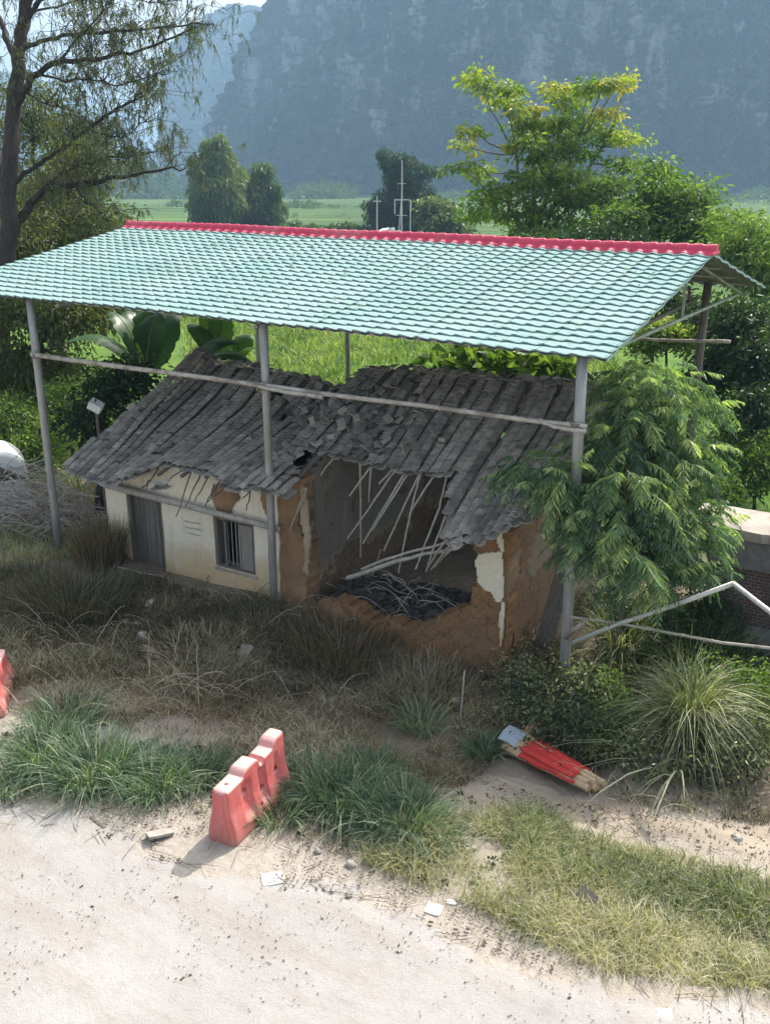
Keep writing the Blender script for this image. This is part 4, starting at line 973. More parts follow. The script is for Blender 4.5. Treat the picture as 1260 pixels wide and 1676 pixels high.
# ================================================================== TREES AND PLANTS
def curve(a, b, n=7, arch=0.0, wob=.03):
    a = np.asarray(a, float); b = np.asarray(b, float); t = np.linspace(0, 1, n)[:, None]; L = np.linalg.norm(b-a)
    P = a+(b-a)*t; P[:, 2] += arch*L*np.sin(np.pi*t[:, 0]); P[1:-1] += rng.normal(size=(n-2, 3))*wob*L; return P
def B_(px, py, d, rpx, rpy, n, rd=None):
    c = PD(px, py, d); return (c, np.array([rpx/FPX*d, (rd if rd else rpx)/FPX*d, rpy/FPX*d]), n)
def ell(c, r, n, shell=.55):
    v = unit(rng.normal(size=(n, 3))); q = (shell+(1-shell)*rng.random(n))**1.0
    q = np.where(rng.random(n) < .25, rng.random(n)*.8, q); return c+v*r*q[:, None], v
def tree(name, label, cat, base, fork, blobs, leafm, barkm=None, tr=.12, nleaf=60, ls=(.14, .05), rc=.35, droop=.3, group=None, style='leaf', tint=(.15, .85), topbright=0.0, lump=.25):
    base = np.asarray(base, float); fork = np.asarray(fork, float); root = thing(name, label, cat, tuple(base), group)
    if style == 'leaf': nleaf = int(nleaf*.62); ls = (ls[0]*1.25, ls[1]*1.25); rc = rc*.8
    tk = MB(); ck = MB()
    tk.tube(curve(base-[0, 0, .2], fork, 6, 0, .02), np.linspace(tr, tr*.7, 6), 8)
    for c, r, n in blobs:
        lb = curve(fork, c, 7, .06, .03); tk.tube(lb, np.linspace(tr*.5, tr*.16, 7), 6)
        P, v = ell(c, r, n)
        # uneven outline: push clusters in and out by noise
        P = c+(P-c)*(1+lump*fbm(v[:, 0]*2+c[0], v[:, 1]*2+c[1], v[:, 2]*2, o=2))[:, None]
        for k, p in enumerate(P):
            if k % 2 == 0:
                s = lb[R.randint(3, 6)]; tk.tube(curve(s, p, 4, .04, .04), [tr*.13, tr*.1, tr*.07, tr*.04], 4, cap=False)
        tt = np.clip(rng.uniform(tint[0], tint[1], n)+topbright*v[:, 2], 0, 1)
        if style == 'frond':
            D = np.stack([v[:, 0]+rng.normal(size=n)*.5, v[:, 1]+rng.normal(size=n)*.5, .45*np.abs(v[:, 2])+rng.normal(size=n)*.25], 1)
            fronds(ck, P, D, rng.uniform(.75, 1.25, n)*rc, rng.uniform(.25, .9, n), nleaf, ls[0], ls[1], tt)
        else:
            C = np.repeat(P, nleaf, 0)+rng.normal(size=(n*nleaf, 3))*rc*np.array([1, 1, .6])
            D = unit(C-np.repeat(P, nleaf, 0))+rng.normal(size=(n*nleaf, 3))*.5-np.array([0, 0, droop])
            leaves(ck, C, D, ls[0]*rnd(len(C), .6, 1.3), ls[1]*rnd(len(C), .7, 1.2), np.clip(np.repeat(tt, nleaf)+rnd(len(C), -.15, .15), 0, 1))
    tk.build('trunk', barkm or M_bark, root, smooth=True); ck.build('crown', leafm, root)
    return root
def gb(px, py, d):   # point on the ground under a sight line at depth d
    p = PD(px, py, d); return on(p[0], p[1])

# --- big tree at the left edge with long side limbs and drooping narrow leaves
def left_tree():
    d = 30.0; root = thing('tall_tree', 'tall dark limbed tree with thin drooping leaves at the left edge', 'tree', tuple(gb(0, 500, d))); tk = MB(); ck = MB()
    LM = [([(-2, 640), (2, 500), (10, 420), (16, 380), (12, 320), (20, 250), (20, 190), (28, 110), (36, 50), (46, -20), (50, -90)], .33, .17, 0, 0),
          ([(14, 410), (30, 362), (52, 330), (82, 305), (150, 298), (200, 290), (255, 276), (305, 274)], .17, .025, 1.5, 1),
          ([(18, 190), (38, 150), (62, 118), (95, 99), (150, 97), (200, 88), (262, 72), (330, 40)], .13, .02, -1, 1),
          ([(22, 300), (60, 268), (100, 246), (140, 215), (178, 184), (215, 165), (245, 140), (262, 112), (300, 88)], .08, .015, 2, 1),
          ([(34, 78), (70, 66), (110, 57), (170, 52), (230, 48), (300, 40), (350, 38)], .08, .015, -2, 1),
          ([(44, 30), (62, 5), (80, -20), (95, -40)], .1, .05, 0, .6), ([(30, 110), (10, 60), (-5, 20), (-20, -30)], .12, .06, 1, .6),
          ([(50, 330), (90, 288), (130, 268), (180, 258), (240, 252), (292, 240)], .07, .012, 3, 1),
          ([(95, 99), (130, 60), (165, 20), (190, -10)], .04, .012, -3, 1), ([(60, 120), (100, 132), (150, 128), (195, 140), (235, 128), (280, 118)], .045, .01, 0, 1),
          ([(40, 150), (80, 172), (110, 178), (140, 190), (160, 230)], .035, .01, 2.5, .8), ([(45, 20), (90, 10), (150, -5), (200, -5), (260, 5), (300, -8)], .04, .01, -1, 1), ([(6, 300), (-10, 240), (-8, 150), (-20, 60)], .16, .1, 2, .4),
          ([(120, 300), (140, 330), (170, 350), (190, 390)], .04, .01, 1, .7), ([(150, 215), (200, 225), (235, 200), (270, 190)], .03, .01, 1, .9)]
    for pts, r0, r1, dd, dens in LM:
        n = len(pts); P = np.array([PD(a, b, d+dd*k/(n-1)) for k, (a, b) in enumerate(pts)])
        tq = np.linspace(0, n-1, n*4); Q = np.stack([np.interp(tq, range(n), P[:, k]) for k in range(3)], 1); Q[1:-1] = (Q[:-2]+Q[1:-1]*2+Q[2:])/4; Q[1:-1] += rng.normal(size=(len(Q)-2, 3))*.025
        tk.tube(Q, np.linspace(r0, r1, len(Q)), 8 if r0 > .1 else 5)
        if dens == 0: continue
        m = int(len(Q)*1.25*dens)
        for _ in range(m):
            u = R.uniform(.22, 1.0); s = Q[int(u*(len(Q)-1))]
            e = s+np.array([R.gauss(0, .9), R.gauss(0, .9), R.uniform(-.35, 1.0)])*(1.25-.4*u); e = e+(Q[-1]-Q[0])*.06
            C0 = curve(s, e, 5, .1, .05); tk.tube(C0, [.017, .014, .011, .008, .005], 4, cap=False)
            for q in range(4):
                st = C0[R.randint(2, 4)]; g = st+np.array([R.gauss(0, .3), R.gauss(0, .3), -R.uniform(.2, 1.0)])
                C1 = curve(st, g, 4, .2, .04); tk.tube(C1, [.007, .006, .005, .003], 3, cap=False)
                k = R.randint(9, 16); w_ = rng.random(k); Cc = np.stack([np.interp(w_*3, range(4), C1[:, z]) for z in range(3)], 1)
                D = rng.normal(size=(k, 3))*.45+np.array([0, 0, -.9]); leaves(ck, Cc, D, rnd(k, .13, .25), .027, np.clip(R.uniform(.1, .9)+rnd(k, -.15, .15), 0, 1))
    tk.build('trunk', M_bark, root, smooth=True); ck.build('crown', M_will, root)
left_tree()
T = tree
T('bushy_tree', 'olive green bushy tree behind the tall tree at the left', 'tree', gb(90, 420, 36), PD(90, 420, 36), [B_(95, 330, 36, 75, 70, 150), B_(150, 390, 35, 60, 70, 130), B_(60, 400, 34, 60, 60, 110), B_(130, 270, 37, 60, 45, 75), B_(20, 440, 33, 60, 60, 90)], M_olive, tr=.2, nleaf=48, ls=(.2, .055), rc=.42, droop=.6)
T('bushy_tree', 'dull green tree rising left of the sky gap behind the tall tree', 'tree', gb(60, 300, 44), PD(60, 300, 44), [B_(50, 190, 44, 70, 60, 100), B_(120, 230, 45, 60, 50, 60), B_(0, 260, 43, 50, 90, 60)], M_olive, tr=.2, nleaf=40, ls=(.24, .07), rc=.6, droop=.6)
T('shade_tree', 'dark shady tree under the left end of the teal roof', 'tree', gb(60, 640, 29), PD(60, 560, 29), [B_(30, 500, 29, 80, 50, 120), B_(110, 520, 28.5, 60, 40, 100), B_(20, 590, 29, 60, 50, 80), B_(180, 500, 30, 60, 35, 60), B_(100, 600, 30, 60, 35, 45), B_(250, 500, 31, 50, 30, 40)], M_olive, tr=.2, nleaf=44, ls=(.17, .05), rc=.35, droop=.6, tint=(.0, .6))
T('shade_tree', 'leaning dark shrub against the left gable of the ruined house', 'shrub', gb(150, 740, 22.5), PD(170, 650, 22.5), [B_(180, 640, 22.5, 45, 40, 50), B_(140, 690, 22.3, 40, 40, 40), B_(215, 610, 23, 35, 30, 30)], M_dark, tr=.14, nleaf=34, ls=(.16, .06), rc=.28, tint=(0, .5))
T('green_shrub', 'bright green shrub on the bank between the left pole and the tank', 'shrub', gb(30, 770, 27), PD(30, 740, 27), [B_(10, 690, 27, 60, 40, 80), B_(70, 720, 26.5, 50, 40, 70), B_(110, 660, 28, 40, 40, 45), B_(40, 640, 30, 60, 30, 50)], M_mid, tr=.06, nleaf=50, ls=(.12, .05), rc=.28, tint=(.3, 1))
# --- centre right tree with flat topped leafy branch ends
def crown_of_tips():
    d = 40; fork = PD(880, 400, d); base = gb(880, 400, d)
    tips = [(775, 125, 16), (800, 140, 18), (825, 150, 18), (835, 180, 18), (850, 205, 18), (815, 165, 14), (770, 215, 13), (755, 238, 10), (752, 268, 14), (790, 280, 16), (900, 145, 14), (930, 160, 22), (960, 150, 18), (985, 145, 18), (1010, 138, 14), (1028, 132, 9), (890, 205, 26), (920, 195, 20), (950, 190, 18), (900, 240, 26), (930, 250, 28), (870, 235, 20), (995, 190, 14), (1015, 215, 14), (1030, 225, 12), (1020, 265, 14), (1035, 275, 10), (990, 215, 16), (960, 225, 20), (940, 290, 30), (900, 290, 28), (860, 290, 24), (830, 310, 22), (800, 320, 20), (780, 345, 20), (960, 320, 28), (920, 330, 30), (870, 345, 26), (820, 350, 20), (850, 370, 24), (960, 365, 28), (900, 375, 26), (1000, 300, 14), (1005, 340, 18), (865, 185, 14), (845, 235, 12), (880, 260, 16)]
    root = thing('spreading_tree', 'spreading tree with yellowing branch tips in front of the mountain', 'tree', tuple(base)); tk = MB(); ck = MB()
    tk.tube(curve(base, fork, 5, 0, .01), np.linspace(.22, .17, 5), 8)
    mains = [PD(845, 250, d), PD(870, 240, d+.6), PD(905, 260, d-.5), PD(950, 220, d), PD(830, 330, d-.8), PD(985, 240, d+.5), PD(960, 320, d-1)]
    mp = []
    for q in mains:
        c = curve(fork, q, 8, -.05, .012); mp.append(c); tk.tube(c, np.linspace(.11, .05, 8), 6)
    for (a, b, s) in tips:
        e = PD(a, b, d+R.uniform(-1.6, 1.6)); allp = np.concatenate([c[3:] for c in mp]); dist = np.linalg.norm(allp-e, axis=1)+np.maximum(0, allp[:, 2]-e[2])*2
        st = allp[np.argmin(dist)]; cv = curve(st, e, 6, -.06, .02); tk.tube(cv, np.linspace(.045, .014, 6), 5)
        rad = s/FPX*d; n = int(2+(s/6.5)**2); P = e+rng.normal(size=(n, 3))*np.array([rad*.75, rad*.75, rad*.42])
        ct = np.clip(rnd(n, .2, .75)+(.3 if b < 215 else 0)*rng.random(n)+(.35 if s < 15 and b < 260 else 0), 0, 1)
        for k, p in enumerate(P):
            tk.tube(curve(e, p, 3, .05, .03), [.012, .009, .006], 3, cap=False)
        m = 26; C = np.repeat(P, m, 0)+rng.normal(size=(n*m, 3))*np.array([.2, .2, .08]); v = C-np.repeat(P, m, 0)
        leaves(ck, C, unit(v)+np.array([0, 0, -.45])+rng.normal(size=v.shape)*.3, rnd(len(C), .18, .34), rnd(len(C), .08, .14), np.clip(np.repeat(ct, m)+rnd(len(C), -.15, .15), 0, 1))
    tk.build('trunk', M_bark2, root, smooth=True); ck.build('crown', M_yel, root)
crown_of_tips()
T('broadleaf_tree', 'dark rounded tree right of the spreading tree above the red ridge end', 'tree', gb(1080, 420, 37), PD(1080, 380, 37), [B_(1080, 335, 37, 60, 50, 130), B_(1130, 340, 36, 45, 45, 90), B_(1020, 370, 36, 45, 35, 80), B_(1075, 290, 37.5, 28, 28, 28), B_(1150, 380, 35, 45, 35, 60), B_(1000, 330, 38, 20, 50, 28)], M_mid, tr=.15, nleaf=44, ls=(.22, .08), rc=.36, droop=.5, tint=(.0, .75), topbright=.25)
T('broadleaf_tree', 'dark low tree behind the red ridge between the spreading and rounded trees', 'tree', gb(960, 430, 35), PD(960, 410, 35), [B_(960, 400, 34.5, 60, 28, 70), B_(880, 405, 34, 50, 22, 40), B_(1020, 405, 34, 50, 25, 50)], M_dark, tr=.12, nleaf=40, ls=(.2, .08), rc=.36, tint=(.0, .6))
T('feathery_tree', 'light green feathery tree at the right edge beyond the gable', 'tree', gb(1240, 480, 31), PD(1240, 470, 31), [B_(1230, 400, 31, 50, 45, 110), B_(1195, 425, 31.5, 35, 30, 60), B_(1265, 440, 30, 50, 50, 80), B_(1200, 370, 33, 35, 20, 40)], M_mid, tr=.12, nleaf=50, ls=(.2, .05), rc=.4, droop=.5, tint=(.35, 1), topbright=.1)
T('thicket_tree', 'deep green tree in the thicket right of the shelter, under the feathery tree', 'tree', gb(1215, 640, 26), PD(1215, 600, 26), [B_(1215, 530, 26, 45, 50, 110), B_(1250, 600, 25, 40, 60, 90), B_(1180, 600, 26.5, 40, 50, 80), B_(1150, 520, 28, 40, 35, 50), B_(1240, 680, 24, 40, 50, 70)], M_dark, tr=.15, nleaf=44, ls=(.17, .06), rc=.32, tint=(0, .8))
T('thicket_tree', 'dark tree between the rear poles behind the shelter', 'tree', gb(1060, 560, 31), PD(1060, 530, 31), [B_(1075, 490, 31, 50, 40, 80), B_(1010, 500, 32, 50, 35, 40), B_(1130, 530, 30, 35, 35, 40)], M_dark, tr=.12, nleaf=40, ls=(.18, .07), rc=.34, tint=(0, .55))
T('green_shrub', 'bright yellow green shrub behind the thin rear rail', 'shrub', gb(1090, 600, 27.5), PD(1090, 575, 27.5), [B_(1085, 548, 27.5, 35, 22, 60), B_(1055, 560, 27.5, 25, 18, 30), B_(1120, 552, 27.5, 30, 18, 35)], M_fgrass, tr=.05, nleaf=50, ls=(.15, .05), rc=.22, tint=(.35, 1), droop=-.4)
T('green_shrub', 'lush green shrub over the flat roof of the brick shed', 'shrub', gb(1240, 790, 23), PD(1240, 790, 23), [B_(1235, 775, 23, 38, 38, 80), B_(1195, 740, 24, 35, 40, 70), B_(1265, 740, 23, 30, 40, 45), B_(1180, 800, 22.5, 25, 25, 30)], M_mid, tr=.05, nleaf=50, ls=(.13, .045), rc=.25, tint=(.3, 1), topbright=.15)
T('broadleaf_shrub', 'low shrub with large pale green leaves behind the right half of the house', 'shrub', gb(840, 640, 26), PD(840, 630, 26), [B_(800, 600, 26, 45, 18, 34), B_(870, 605, 25.5, 45, 18, 34), B_(925, 615, 25, 30, 15, 20), B_(740, 595, 27, 22, 18, 14)], M_mid, tr=.04, nleaf=16, ls=(.4, .24), rc=.32, tint=(.3, .95), droop=.1)
# --- feathery near tree, fronds hanging over the house corner
def near_tree():
    dd = 1.25
    bl = [(1068, 612, 16.0, 55, 26, 50), (1020, 650, 16.0, 40, 30, 36), (1110, 660, 16.0, 48, 30, 55), (1040, 710, 15.9, 56, 50, 100), (1110, 745, 15.7, 52, 44, 80), (1015, 800, 15.4, 66, 60, 130), (935, 800, 15.3, 40, 46, 62), (885, 765, 15.6, 40, 36, 40), (1085, 840, 15.4, 62, 46, 100), (1030, 885, 15.2, 70, 46, 105), (1140, 870, 15.3, 42, 34, 50), (985, 715, 15.8, 30, 40, 32), (1050, 935, 15.1, 66, 26, 46), (1120, 915, 15.2, 48, 24, 34), (960, 880, 15.2, 30, 32, 28)]
    T('fern_leaved_tree', 'bright tree with drooping fern like fronds covering the right front pole', 'tree', G(1012, 1105), PD(1040, 880, 16.0-dd), [B_(a, b, d-dd, rx, ry, int(n*1.0)) for a, b, d, rx, ry, n in bl],
      M_fern, M_bark2, tr=.05, nleaf=13, ls=(.13, .03), rc=.58, style='frond', tint=(.0, .95), topbright=.3, lump=.34)
near_tree()
# --- banana plants behind the left roof
def banana(label, base, leafspec, group=None):
    base = np.asarray(base, float); root = thing('banana_plant', label, 'banana plant', tuple(base), group); mb = MB()
    top = np.mean([PD(*s[0], s[2]) for s in leafspec], 0); mb.tube([base, (base+top)/2, top], [.14, .11, .07], 8); mb.build('stem', M_mid, root)
    for a, b, d, wpx, tn in leafspec:
        p = PD(*a, d); q = PD(*b, d+R.uniform(-.5, .5)); L = np.linalg.norm(q-p); n = 26; t = np.linspace(0, 1, n); w = wpx/FPX*d
        mid = p+(q-p)*t[:, None]; mid[:, 2] += .22*L*np.sin(np.pi*t)
        tg = unit(np.gradient(mid, axis=0)); S = unit(np.cross(tg, np.array([0, 0, 1.])+RT*.3)); Nn = np.cross(S, tg)
        ww = 1.9*w*np.sin(np.pi*np.clip(t*.93+.05, 0, 1))**.55*(1-.25*t); mb = MB()
        for sg in (-1, 1):
            rows = []
            for k, u in enumerate((0, .35, .7, 1.0)):
                rag = 1+(.10*fbm(t*16+sg*5+a[0], t*0)*u); rows.append(mid+S*(sg*ww*u*rag)[:, None]-Nn*(ww*.0)[:, None]+np.array([0, 0, 1.])*(ww*(.22*u-.45*u*u))[:, None])
            mb.grid(np.array(rows), t=np.tile(np.clip(tn+.12*np.sin(t*70), 0, 1), 4))
        mb.tube(mid, np.linspace(.03, .008, n), 5, t=.95); mb.build('leaf', M_banana, root, smooth=True)
banana('banana plant with tall upright leaves under the left part of the roof', gb(230, 640, 26), [((235, 600), (180, 510), 26, 16, .35), ((238, 600), (212, 508), 26.3, 17, .2), ((240, 600), (245, 505), 26, 15, .5), ((242, 600), (288, 512), 26.5, 20, .15), ((230, 600), (112, 558), 25.5, 17, .5), ((238, 605), (262, 512), 25.8, 14, .1), ((236, 606), (222, 560), 25.3, 12, .95)])
banana('banana plant with low arching dark leaves just over the left ridge', gb(360, 640, 25), [((330, 600), (405, 590), 24.5, 19, .15), ((310, 600), (390, 560), 25, 15, .3), ((350, 590), (312, 530), 25.5, 15, .45), ((355, 585), (370, 515), 26, 13, .75), ((350, 585), (425, 605), 24.8, 15, .1), ((348, 580), (340, 510), 26, 12, .95)])
banana('young banana plant with pale torn leaves beside the middle pole', gb(395, 620, 28), [((385, 590), (412, 548), 28, 10, .6), ((385, 590), (360, 535), 28, 11, .8), ((385, 590), (330, 545), 28.2, 10, .5), ((388, 590), (420, 570), 28, 8, .85)])

# --- bamboo clumps on the field
def plume_clump(label, base, tips, d, r, n, leafm, tint=(.2, .8), ls=.6):
    base = np.asarray(base, float); root = thing('bamboo_clump', label, 'bamboo', tuple(base)); tk = MB(); ck = MB()
    for (a, b, rr) in tips:
        e = PD(a, b, d+R.uniform(-3, 3)); s = base+np.array([R.gauss(0, r*.5), R.gauss(0, r*.5), 0]); h = e[2]-s[2]
        t = np.linspace(0, 1, 12)[:, None]; P = s+np.concatenate([(e-s)[None, :2]*t**2.2, h*(1.12*np.sin(t*1.9)/math.sin(1.9)*.95+.05*t)], 1)
        P[:, 2] = s[2]+h*np.interp(t[:, 0], [0, .85, 1], [0, 1.03, 1.0])
        tk.tube(P, np.linspace(.1, .03, 12), 5)
        m = int(n*rr); u = rng.random(m)**.6; C = np.stack([np.interp(.12*11+u*.88*11, range(12), P[:, k]) for k in range(3)], 1)
        R_ = rr*(.35+.65*np.sin(np.pi*np.clip(u*.8+.1, 0, 1))); v = unit(rng.normal(size=(m, 3))); C = C+v*(R_*rnd(m, .5, 1.0))[:, None]
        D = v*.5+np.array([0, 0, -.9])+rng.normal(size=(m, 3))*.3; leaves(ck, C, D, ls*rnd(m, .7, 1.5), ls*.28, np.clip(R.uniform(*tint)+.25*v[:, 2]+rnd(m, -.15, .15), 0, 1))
    tk.build('culms', M_bark2, root); ck.build('foliage', leafm, root)
plume_clump('drooping pale bamboo clump left of centre above the red ridge', gb(355, 378, 150), [(358, 230, 1.6), (338, 238, 1.5), (312, 262, 1.4), (318, 280, 2.3), (375, 262, 2.6), (395, 285, 2.3), (345, 290, 3), (365, 310, 3), (325, 320, 2.6), (390, 330, 2.6), (340, 345, 3), (372, 350, 3)], 150, 3.0, 520, M_bam, (.45, 1), .85)
plume_clump('dark bamboo clump right beside the drooping pale one', gb(425, 378, 155), [(432, 280, 2.3), (415, 300, 2.6), (448, 312, 2.4), (440, 335, 3), (420, 340, 3), (455, 340, 2.2), (408, 330, 2.4)], 155, 3, 520, M_bam, (.15, .6), .85)
plume_clump('bamboo clump with thick curving plumes in the middle of the field', gb(652, 388, 130), [(621, 252, 1.3), (628, 268, 1.4), (655, 262, 1.8), (678, 264, 1.3), (692, 278, 1.6), (720, 280, 1.3), (640, 290, 2.1), (675, 300, 2.3), (600, 335, 1.6), (700, 315, 1.9), (655, 305, 2.6), (630, 325, 2.4), (610, 340, 2.0), (605, 355, 1.9), (660, 340, 2.8), (690, 335, 2.4), (635, 350, 2.6), (680, 360, 2.6)], 130, 2.2, 620, M_dark, (.0, .55), .5)
T('far_tree', 'round pale tree right of the curving bamboo clump', 'tree', gb(715, 385, 120), PD(715, 370, 120), [B_(715, 350, 120, 26, 22, 90), B_(735, 362, 118, 22, 14, 50)], M_bam, tr=.2, nleaf=40, ls=(.7, .3), rc=.7, tint=(.4, 1))
for k, (a, b, d, rx, ry) in enumerate(((480, 372, 140, 16, 8), (505, 378, 135, 18, 6), (540, 378, 140, 14, 7), (570, 376, 138, 12, 8), (465, 385, 125, 14, 7), (590, 383, 130, 12, 6), (755, 378, 125, 20, 8))):
    T('field_bush', ['low bush directly right of the dark bamboo clump', 'wide low bush left of the middle of the field edge', 'small bush midway between the two bamboo clumps', 'small bush just left of the curving bamboo clump', 'low bush touching the red ridge below the dark bamboo', 'tiny bush at the left foot of the curving bamboo', 'low bush on the field left of the spreading tree'][k], 'bush', gb(a, b, d), PD(a, b, d), [B_(a, b, d, rx, ry, 34)], M_bam, tr=.05, nleaf=30, ls=(.6, .3), rc=.45, tint=(.1, .7), group='bushes on the field')
def far_woods():
    mb = MB()
    for (x0, x1, y, d, h, n) in ((200, 1300, 322, 560, 5, 900), (300, 1300, 309, 760, 12, 1500), (180, 620, 338, 330, 2.0, 300), (700, 1300, 330, 420, 3, 260), (-100, 330, 312, 700, 12, 500), (440, 760, 352, 230, 1.0, 160)):
        px = rnd(n, x0, x1); dd = d*rnd(n, .93, 1.07); C = EYE+np.array([ray(a, 301) for a in px])*dd[:, None]; C[:, 2] = hz(C[:, 0], C[:, 1])
        hh = h*np.clip(.6+.7*fbm(px*.02, px*0+d, o=3), .15, 1.4)
        m = 26; P = np.repeat(C, m, 0); v = rng.normal(size=(n*m, 3)); P = P+v*np.repeat(hh, m)[:, None]*np.array([.42, .42, .3]); P[:, 2] += np.repeat(hh, m)*.5
        leaves(mb, P, v+[0, 0, .3], np.repeat(hh, m)*.32, np.repeat(hh, m)*.2, np.clip(np.repeat(rnd(n, .0, .6), m)+rnd(n*m, -.1, .1), 0, 1))
    tag(mb.build('distant_trees', M_bam), 'distant rows of trees and hedges across the fields at the mountain foot', 'trees', None, 'stuff')
far_woods()

# ================================================================== GRASS AND WEEDS
def tuft(name, label, c, n, H, r, lean, W, mat, cat='grass tuft', tint=(.1, .9), curl=1.0, group=None, extra=None, seg=5, bias=(0, 0), rise=0.0):
    c = np.asarray(c, float); mb = MB(); a = rnd(n, 0, 6.283); q = np.sqrt(rng.random(n))*r
    C = np.stack([c[0]+q*np.cos(a), c[1]+q*np.sin(a), 0*a], 1); C[:, 2] = hz(C[:, 0], C[:, 1])-.02+rise*rng.random(n)**1.3
    ln = rnd(n, *lean); la = a+rng.normal(size=n)*.6; le = np.stack([np.cos(la)*ln+bias[0], np.sin(la)*ln+bias[1]], 1)
    blades(mb, C, rnd(n, H*.5, H*1.1), le, W*rnd(n, .7, 1.3), np.clip(rnd(n, *tint), 0, 1), seg, curl)
    if extra: extra(mb, c)
    return tag(mb.build(name, mat, origin=tuple(c)), label, cat, group)
TU = [(150, 1275, 1500, .75, .42, 'large blue green grass tuft nearest the left road edge'), (245, 1288, 1300, .6, .4, 'grass tuft just right of the largest tuft at the left'), (320, 1275, 900, .5, .35, 'smaller grass tuft immediately left of the barrier'), (70, 1250, 900, .75, .35, 'loose grass tuft at the left behind the largest tuft'), (110, 1190, 700, .7, .4, 'shaded grass tuft next to the barrier at the left edge'), (20, 1290, 500, .5, .3, 'low grass tuft at the left edge above the road'),
      (565, 1315, 1500, .62, .42, 'deep green grass tuft right behind the barrier'), (650, 1345, 1500, .6, .42, 'full green grass tuft right of the barrier beside the lawn'), (510, 1290, 700, .6, .35, 'grass blades pressed against the right side of the barrier'), (610, 1265, 700, .5, .35, 'grass tuft furthest up the slope right of the barrier'), (700, 1370, 700, .42, .35, 'low grass tuft joining the sunlit lawn'), (790, 1236, 800, .4, .22, 'small green tuft left of the blue grey cardboard'), (690, 1190, 420, .6, .3, 'arching pale green tuft below the earth wall'), (455, 1335, 500, .45, .3, 'thin grass at the foot of the barrier on its right')]
for i, (a, b, n, H, r, l) in enumerate(TU): tuft('grass_tuft', l, G(a, b), int(n*.46), H*1.12, r*1.1, (.2, 1.25), .015, M_blue, group='blue green grass tufts by the road', tint=(.0, .95) if i != 12 else (.5, 1), seg=5)
tuft('reed_clump', 'big pampas like clump of pale arching reeds at the right front', G(1120, 1225), 1500, 1.25, .3, (.3, 1.25), .015, M_reed, 'reeds', (.1, 1), 1.4, rise=.75, seg=7)
tuft('reed_clump', 'pale reed clump behind the bent pipe frame beside the right pole', G(1015, 1088), 420, 1.5, .3, (.2, 1.1), .018, M_reed, 'reeds', (.35, 1), 1.3, rise=.35, seg=7)
tuft('reed_clump', 'spray of long white blades hanging over the path beside the red bundle', G(1100, 1270), 26, 1.25, .15, (.8, 1.2), .03, M_reed, 'reeds', (.85, 1), 1.3, bias=(-.55, -.3))
tuft('reed_clump', 'yellow green reed clump at the right edge behind the big one', G(1225, 1190), 900, 1.0, .5, (.3, 1.2), .014, M_reed, 'reeds', (.05, .75), 1.0)
tuft('weed_clump', 'tall dark weeds round the foot of the left pole', G(120, 1000), 1500, 1.0, 1.0, (.2, .9), .012, M_weed, 'weeds', (.1, .8))
tuft('weed_clump', 'dry brown weeds standing against the left end of the plastered wall', G(165, 925), 900, 1.25, .5, (.05, .45), .014, M_dry, 'weeds', (.05, .65))
tuft('weed_clump', 'rusty brown weeds in front of the low earth wall', G(560, 1075), 1500, .85, .9, (.15, .8), .012, M_dry, 'weeds', (.0, .75))
tuft('weed_clump', 'dark green weeds at the foot of the plastered wall below the window', G(430, 1030), 1100, .5, .9, (.2, .9), .012, M_weed, 'weeds', (.1, .8))
def straws(label, c, n, L, spread):
    c = np.asarray(c, float); mb = MB()
    for _ in range(n):
        a = R.uniform(0, 6.28); b = c+np.array([R.gauss(0, spread), R.gauss(0, spread*.7), 0]); b[2] = float(hz(b[0], b[1])); l = L*R.uniform(.5, 1.2)
        e = b+np.array([math.cos(a)*l*.8, math.sin(a)*l*.5, R.uniform(.05, .6)*l]); m = (b+e)/2+[0, 0, l*R.uniform(.1, .35)]
        t = np.linspace(0, 1, 8)[:, None]; P = b*(1-t)**2+2*m*t*(1-t)+e*t*t; P = P+rng.normal(size=P.shape)*.008; mb.tube(P, np.linspace(.007, .0025, 8), 3, t=R.uniform(.6, 1))
    tag(mb.build('dry_stalks', M_dry, origin=tuple(c)), label, 'dry stalks', 'bleached dry stalks')
straws('spray of long bleached stalks in the shade behind the left tufts', G(290, 1130), 70, 1.3, .55)
straws('bleached stalks arching over the tufts at the left', G(130, 1180), 40, 1.1, .5)
straws('bleached stalks tangled round the low earth wall rubble', G(480, 1010), 60, 1.0, .6)
straws('bleached stalks in the dark weeds below the left pole', G(110, 1050), 45, 1.2, .7)
straws('dry stalks lying across the path beside the end of the red bundle', G(1010, 1320), 40, .8, .4)
tuft('weed_clump', 'tan dry weeds rising against the low earth wall and its rubble', G(700, 1130), 1200, .6, .8, (.15, .9), .011, M_dry, 'weeds', (.2, 1))
tuft('weed_clump', 'pale dry weeds in the shade between the shards and the rubble', G(330, 1075), 900, .55, .9, (.2, 1.1), .01, M_dry, 'weeds', (.25, 1))
tuft('weed_clump', 'thin tan weeds around the foot of the right front pole', G(890, 1120), 700, .7, .5, (.15, .9), .01, M_dry, 'weeds', (.2, 1))
straws('dry stalks in the shade right of centre below the earth wall', G(650, 1160), 50, .8, .7)
def shrub(label, px, py, d_, blobs, mat=None, **k):
    return T('leafy_shrub', label, 'shrub', G(px, py), G(px, py)+[0, 0, .25], [(c_, r_*1.1, int(n_*.62)) for c_, r_, n_ in blobs], mat or M_scrub, M_bark2, **dict(dict(tr=.03, nleaf=26, ls=(.07, .03), rc=.16, droop=.2, tint=(.0, 1), lump=.6), **k))
def SB(px, py, bx, by, rx, ry, n):     # blob of leaves whose own foot is on the ground at (bx, by)
    g = G(bx, by); d = float((g-EYE) @ FW); c = PD(px, py, d); return (c, np.array([rx/FPX*d, rx/FPX*d, ry/FPX*d]), n)
